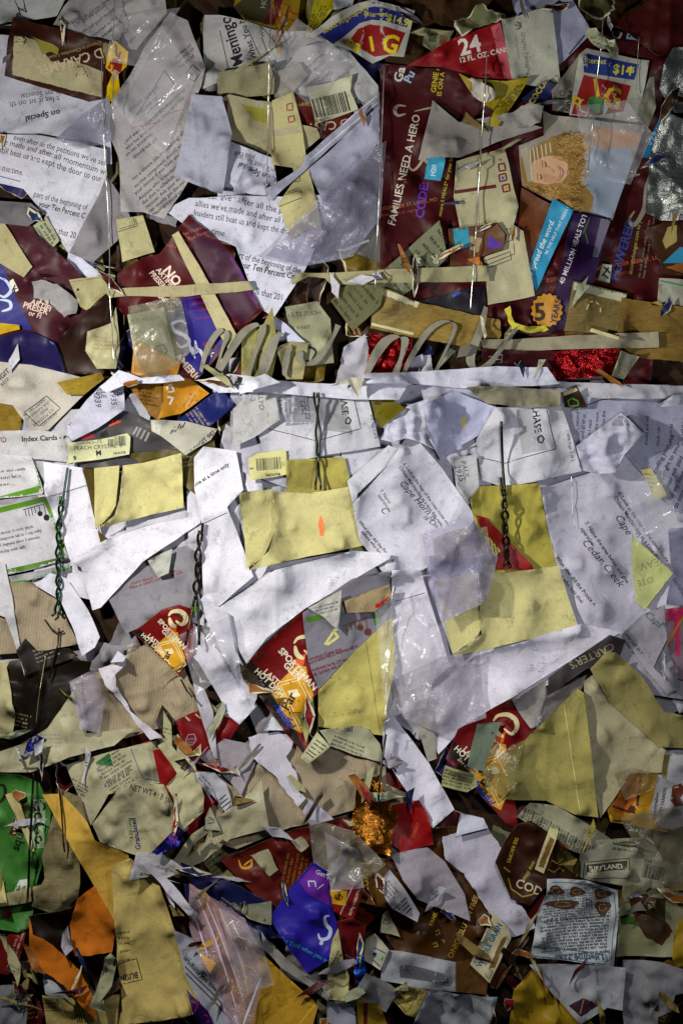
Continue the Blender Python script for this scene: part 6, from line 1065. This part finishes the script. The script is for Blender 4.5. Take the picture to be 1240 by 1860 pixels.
def wire(label, line, px=2.2, col='#cfd2cc', twist=None, up=1.5, group='straight steel baling wires', kind='metal'):
    line = pts(line); L = []
    for a, b in zip(line, line[1:]):
        m = max(2, int(math.hypot(b[0] - a[0], b[1] - a[1]) / 5))
        for j in range(m): L.append((a[0] + (b[0] - a[0]) * j / m, a[1] + (b[1] - a[1]) * j / m))
    L.append(line[-1]); h = np.array([hm(*p) for p in L]); n = len(h)
    hs = h.copy()
    for _ in range(3):
        hs = np.maximum(hs, h); k = 7; hs = np.convolve(np.pad(hs, k, mode='edge'), np.ones(2 * k + 1) / (2 * k + 1), 'valid')
    hs = np.maximum(hs, h) + up + px * .5
    path = [Vector(wpos(p[0], p[1], q)) for p, q in zip(L, hs)]; loc = tuple(path[-1]); r = px * PX * (.42 if twist is None else .5)
    if twist is None:
        o = tube('baling_wire', path, r, mat(col, kind), loc=loc)
    else:
        o = bpy.data.objects.new('twisted_wire', None); scn.collection.objects.link(o); o.location = loc
        t0, t1, pitch = twist; s0 = None
        fine = []
        for a, b in zip(path, path[1:]):
            for j in range(3): fine.append(a.lerp(b, j / 3))
        d = 0; prev = fine[0]; N_ = len(fine)
        A = []; B = []
        for i, p in enumerate(fine):
            d += (p - prev).length; prev = p; f = i / N_
            tw = 1 if t0 <= f <= t1 else 0; ph = d / (pitch * PX) * 2 * math.pi
            rad = r * (1.05 + (.55 * (1 + math.sin(i * .21)) if tw else 0))
            if f > t1: rad += (f - t1) / (1 - t1 + 1e-6) * 10 * PX; ph = (t1 * 0)
            if f < t0: ph = 0
            v = Vector((math.cos(ph), -math.sin(ph), 0)) * rad
            A.append(p + v); 
            if f >= t0 * .75: B.append(p - v)
        tube('strand', A, r, mat(col, kind), parent=o, loc=loc); tube('strand', B, r, mat(col, kind), parent=o, loc=loc)
    o['label'] = label; o['category'] = 'wire'
    o['group'] = group if twist is None else 'twisted wire ties'
    return o
DK = '#26241f'
for c_ in WIRES: wire(*c_[0], **c_[1])
# ------------------------------------------------------------------ build everything
vis = {}
core = OWN[(PAD) // CELL - 4:(PAD + 1860) // CELL + 4, PAD // CELL - 4:(PAD + 1240) // CELL + 4]
for k, c in zip(*np.unique(core, return_counts=True)): vis[int(k)] = int(c)
names = {}
def neighbours(k):
    m = OWN == k; d = dil(m.astype(float), 2) > 0
    ids, c = np.unique(OWN[d & ~m], return_counts=True)
    o = [int(i) for i, _ in sorted(zip(ids, c), key=lambda q: -q[1]) if i >= 0 and not SHEETS[int(i)].filler]
    return o[:2]
used_l = {}
for s in SHEETS:
    if s.filler:
        if vis.get(s.id, 0) < (4 if s.name == 'shred' else 10): continue
        nb = neighbours(s.id)
        if not nb: continue
        s.label = s.label + ' between the ' + ' and the '.join(SHEETS[i].ref for i in nb) if len(nb) > 1 else s.label + ' beside the ' + SHEETS[nb[0]].ref
        if len(s.label.split()) > 15: s.label = s.label.split(' between the ')[0] + ' beside the ' + SHEETS[nb[0]].ref
        c = used_l.get(s.label, 0); used_l[s.label] = c + 1
        if c: s.label = ('narrow ', 'crooked ', 'partly hidden ', 'tiny ')[min(c - 1, 3)] + s.label
    if s.kind == 'gloss' and not s.prints and not s.filler and vis.get(s.id, 0) > 60:
        LN(s, s.cx - 22, s.cy - 8, 46, 4, 7, s.rnd.uniform(-70, 70), 5.5, s.rnd.choice(('#8a7c5c', '#15130f', '#77706c')), ragged=.4)
    if s.tear and s.kind == 'gloss': RIM(s)
    build_sheet(s); build_prints(s)
for s in SHEETS:
    b = getattr(s, 'flap_of', None)
    if b:
        s.obj.parent = b.obj; s.obj.location = [s.loc[i] - b.loc[i] for i in range(3)]; s.obj.name = 'flap'
        del s.obj['label']; del s.obj['category']
# the compressed mass behind the sheets
bk = new_obj('compacted_waste', [((x - 620) * PX, .004 + .002 * ((i * 7 + j * 3) % 5), (930 - y) * PX) for j, y in enumerate(range(-160, 2040, 20)) for i, x in enumerate(range(-160, 1420, 20))],
    [(j * 79 + i, (j + 1) * 79 + i, (j + 1) * 79 + i + 1, j * 79 + i + 1) for j in range(109) for i in range(78)], [mat('#2a1c12', 'kraft')])
bk['kind'] = 'structure'
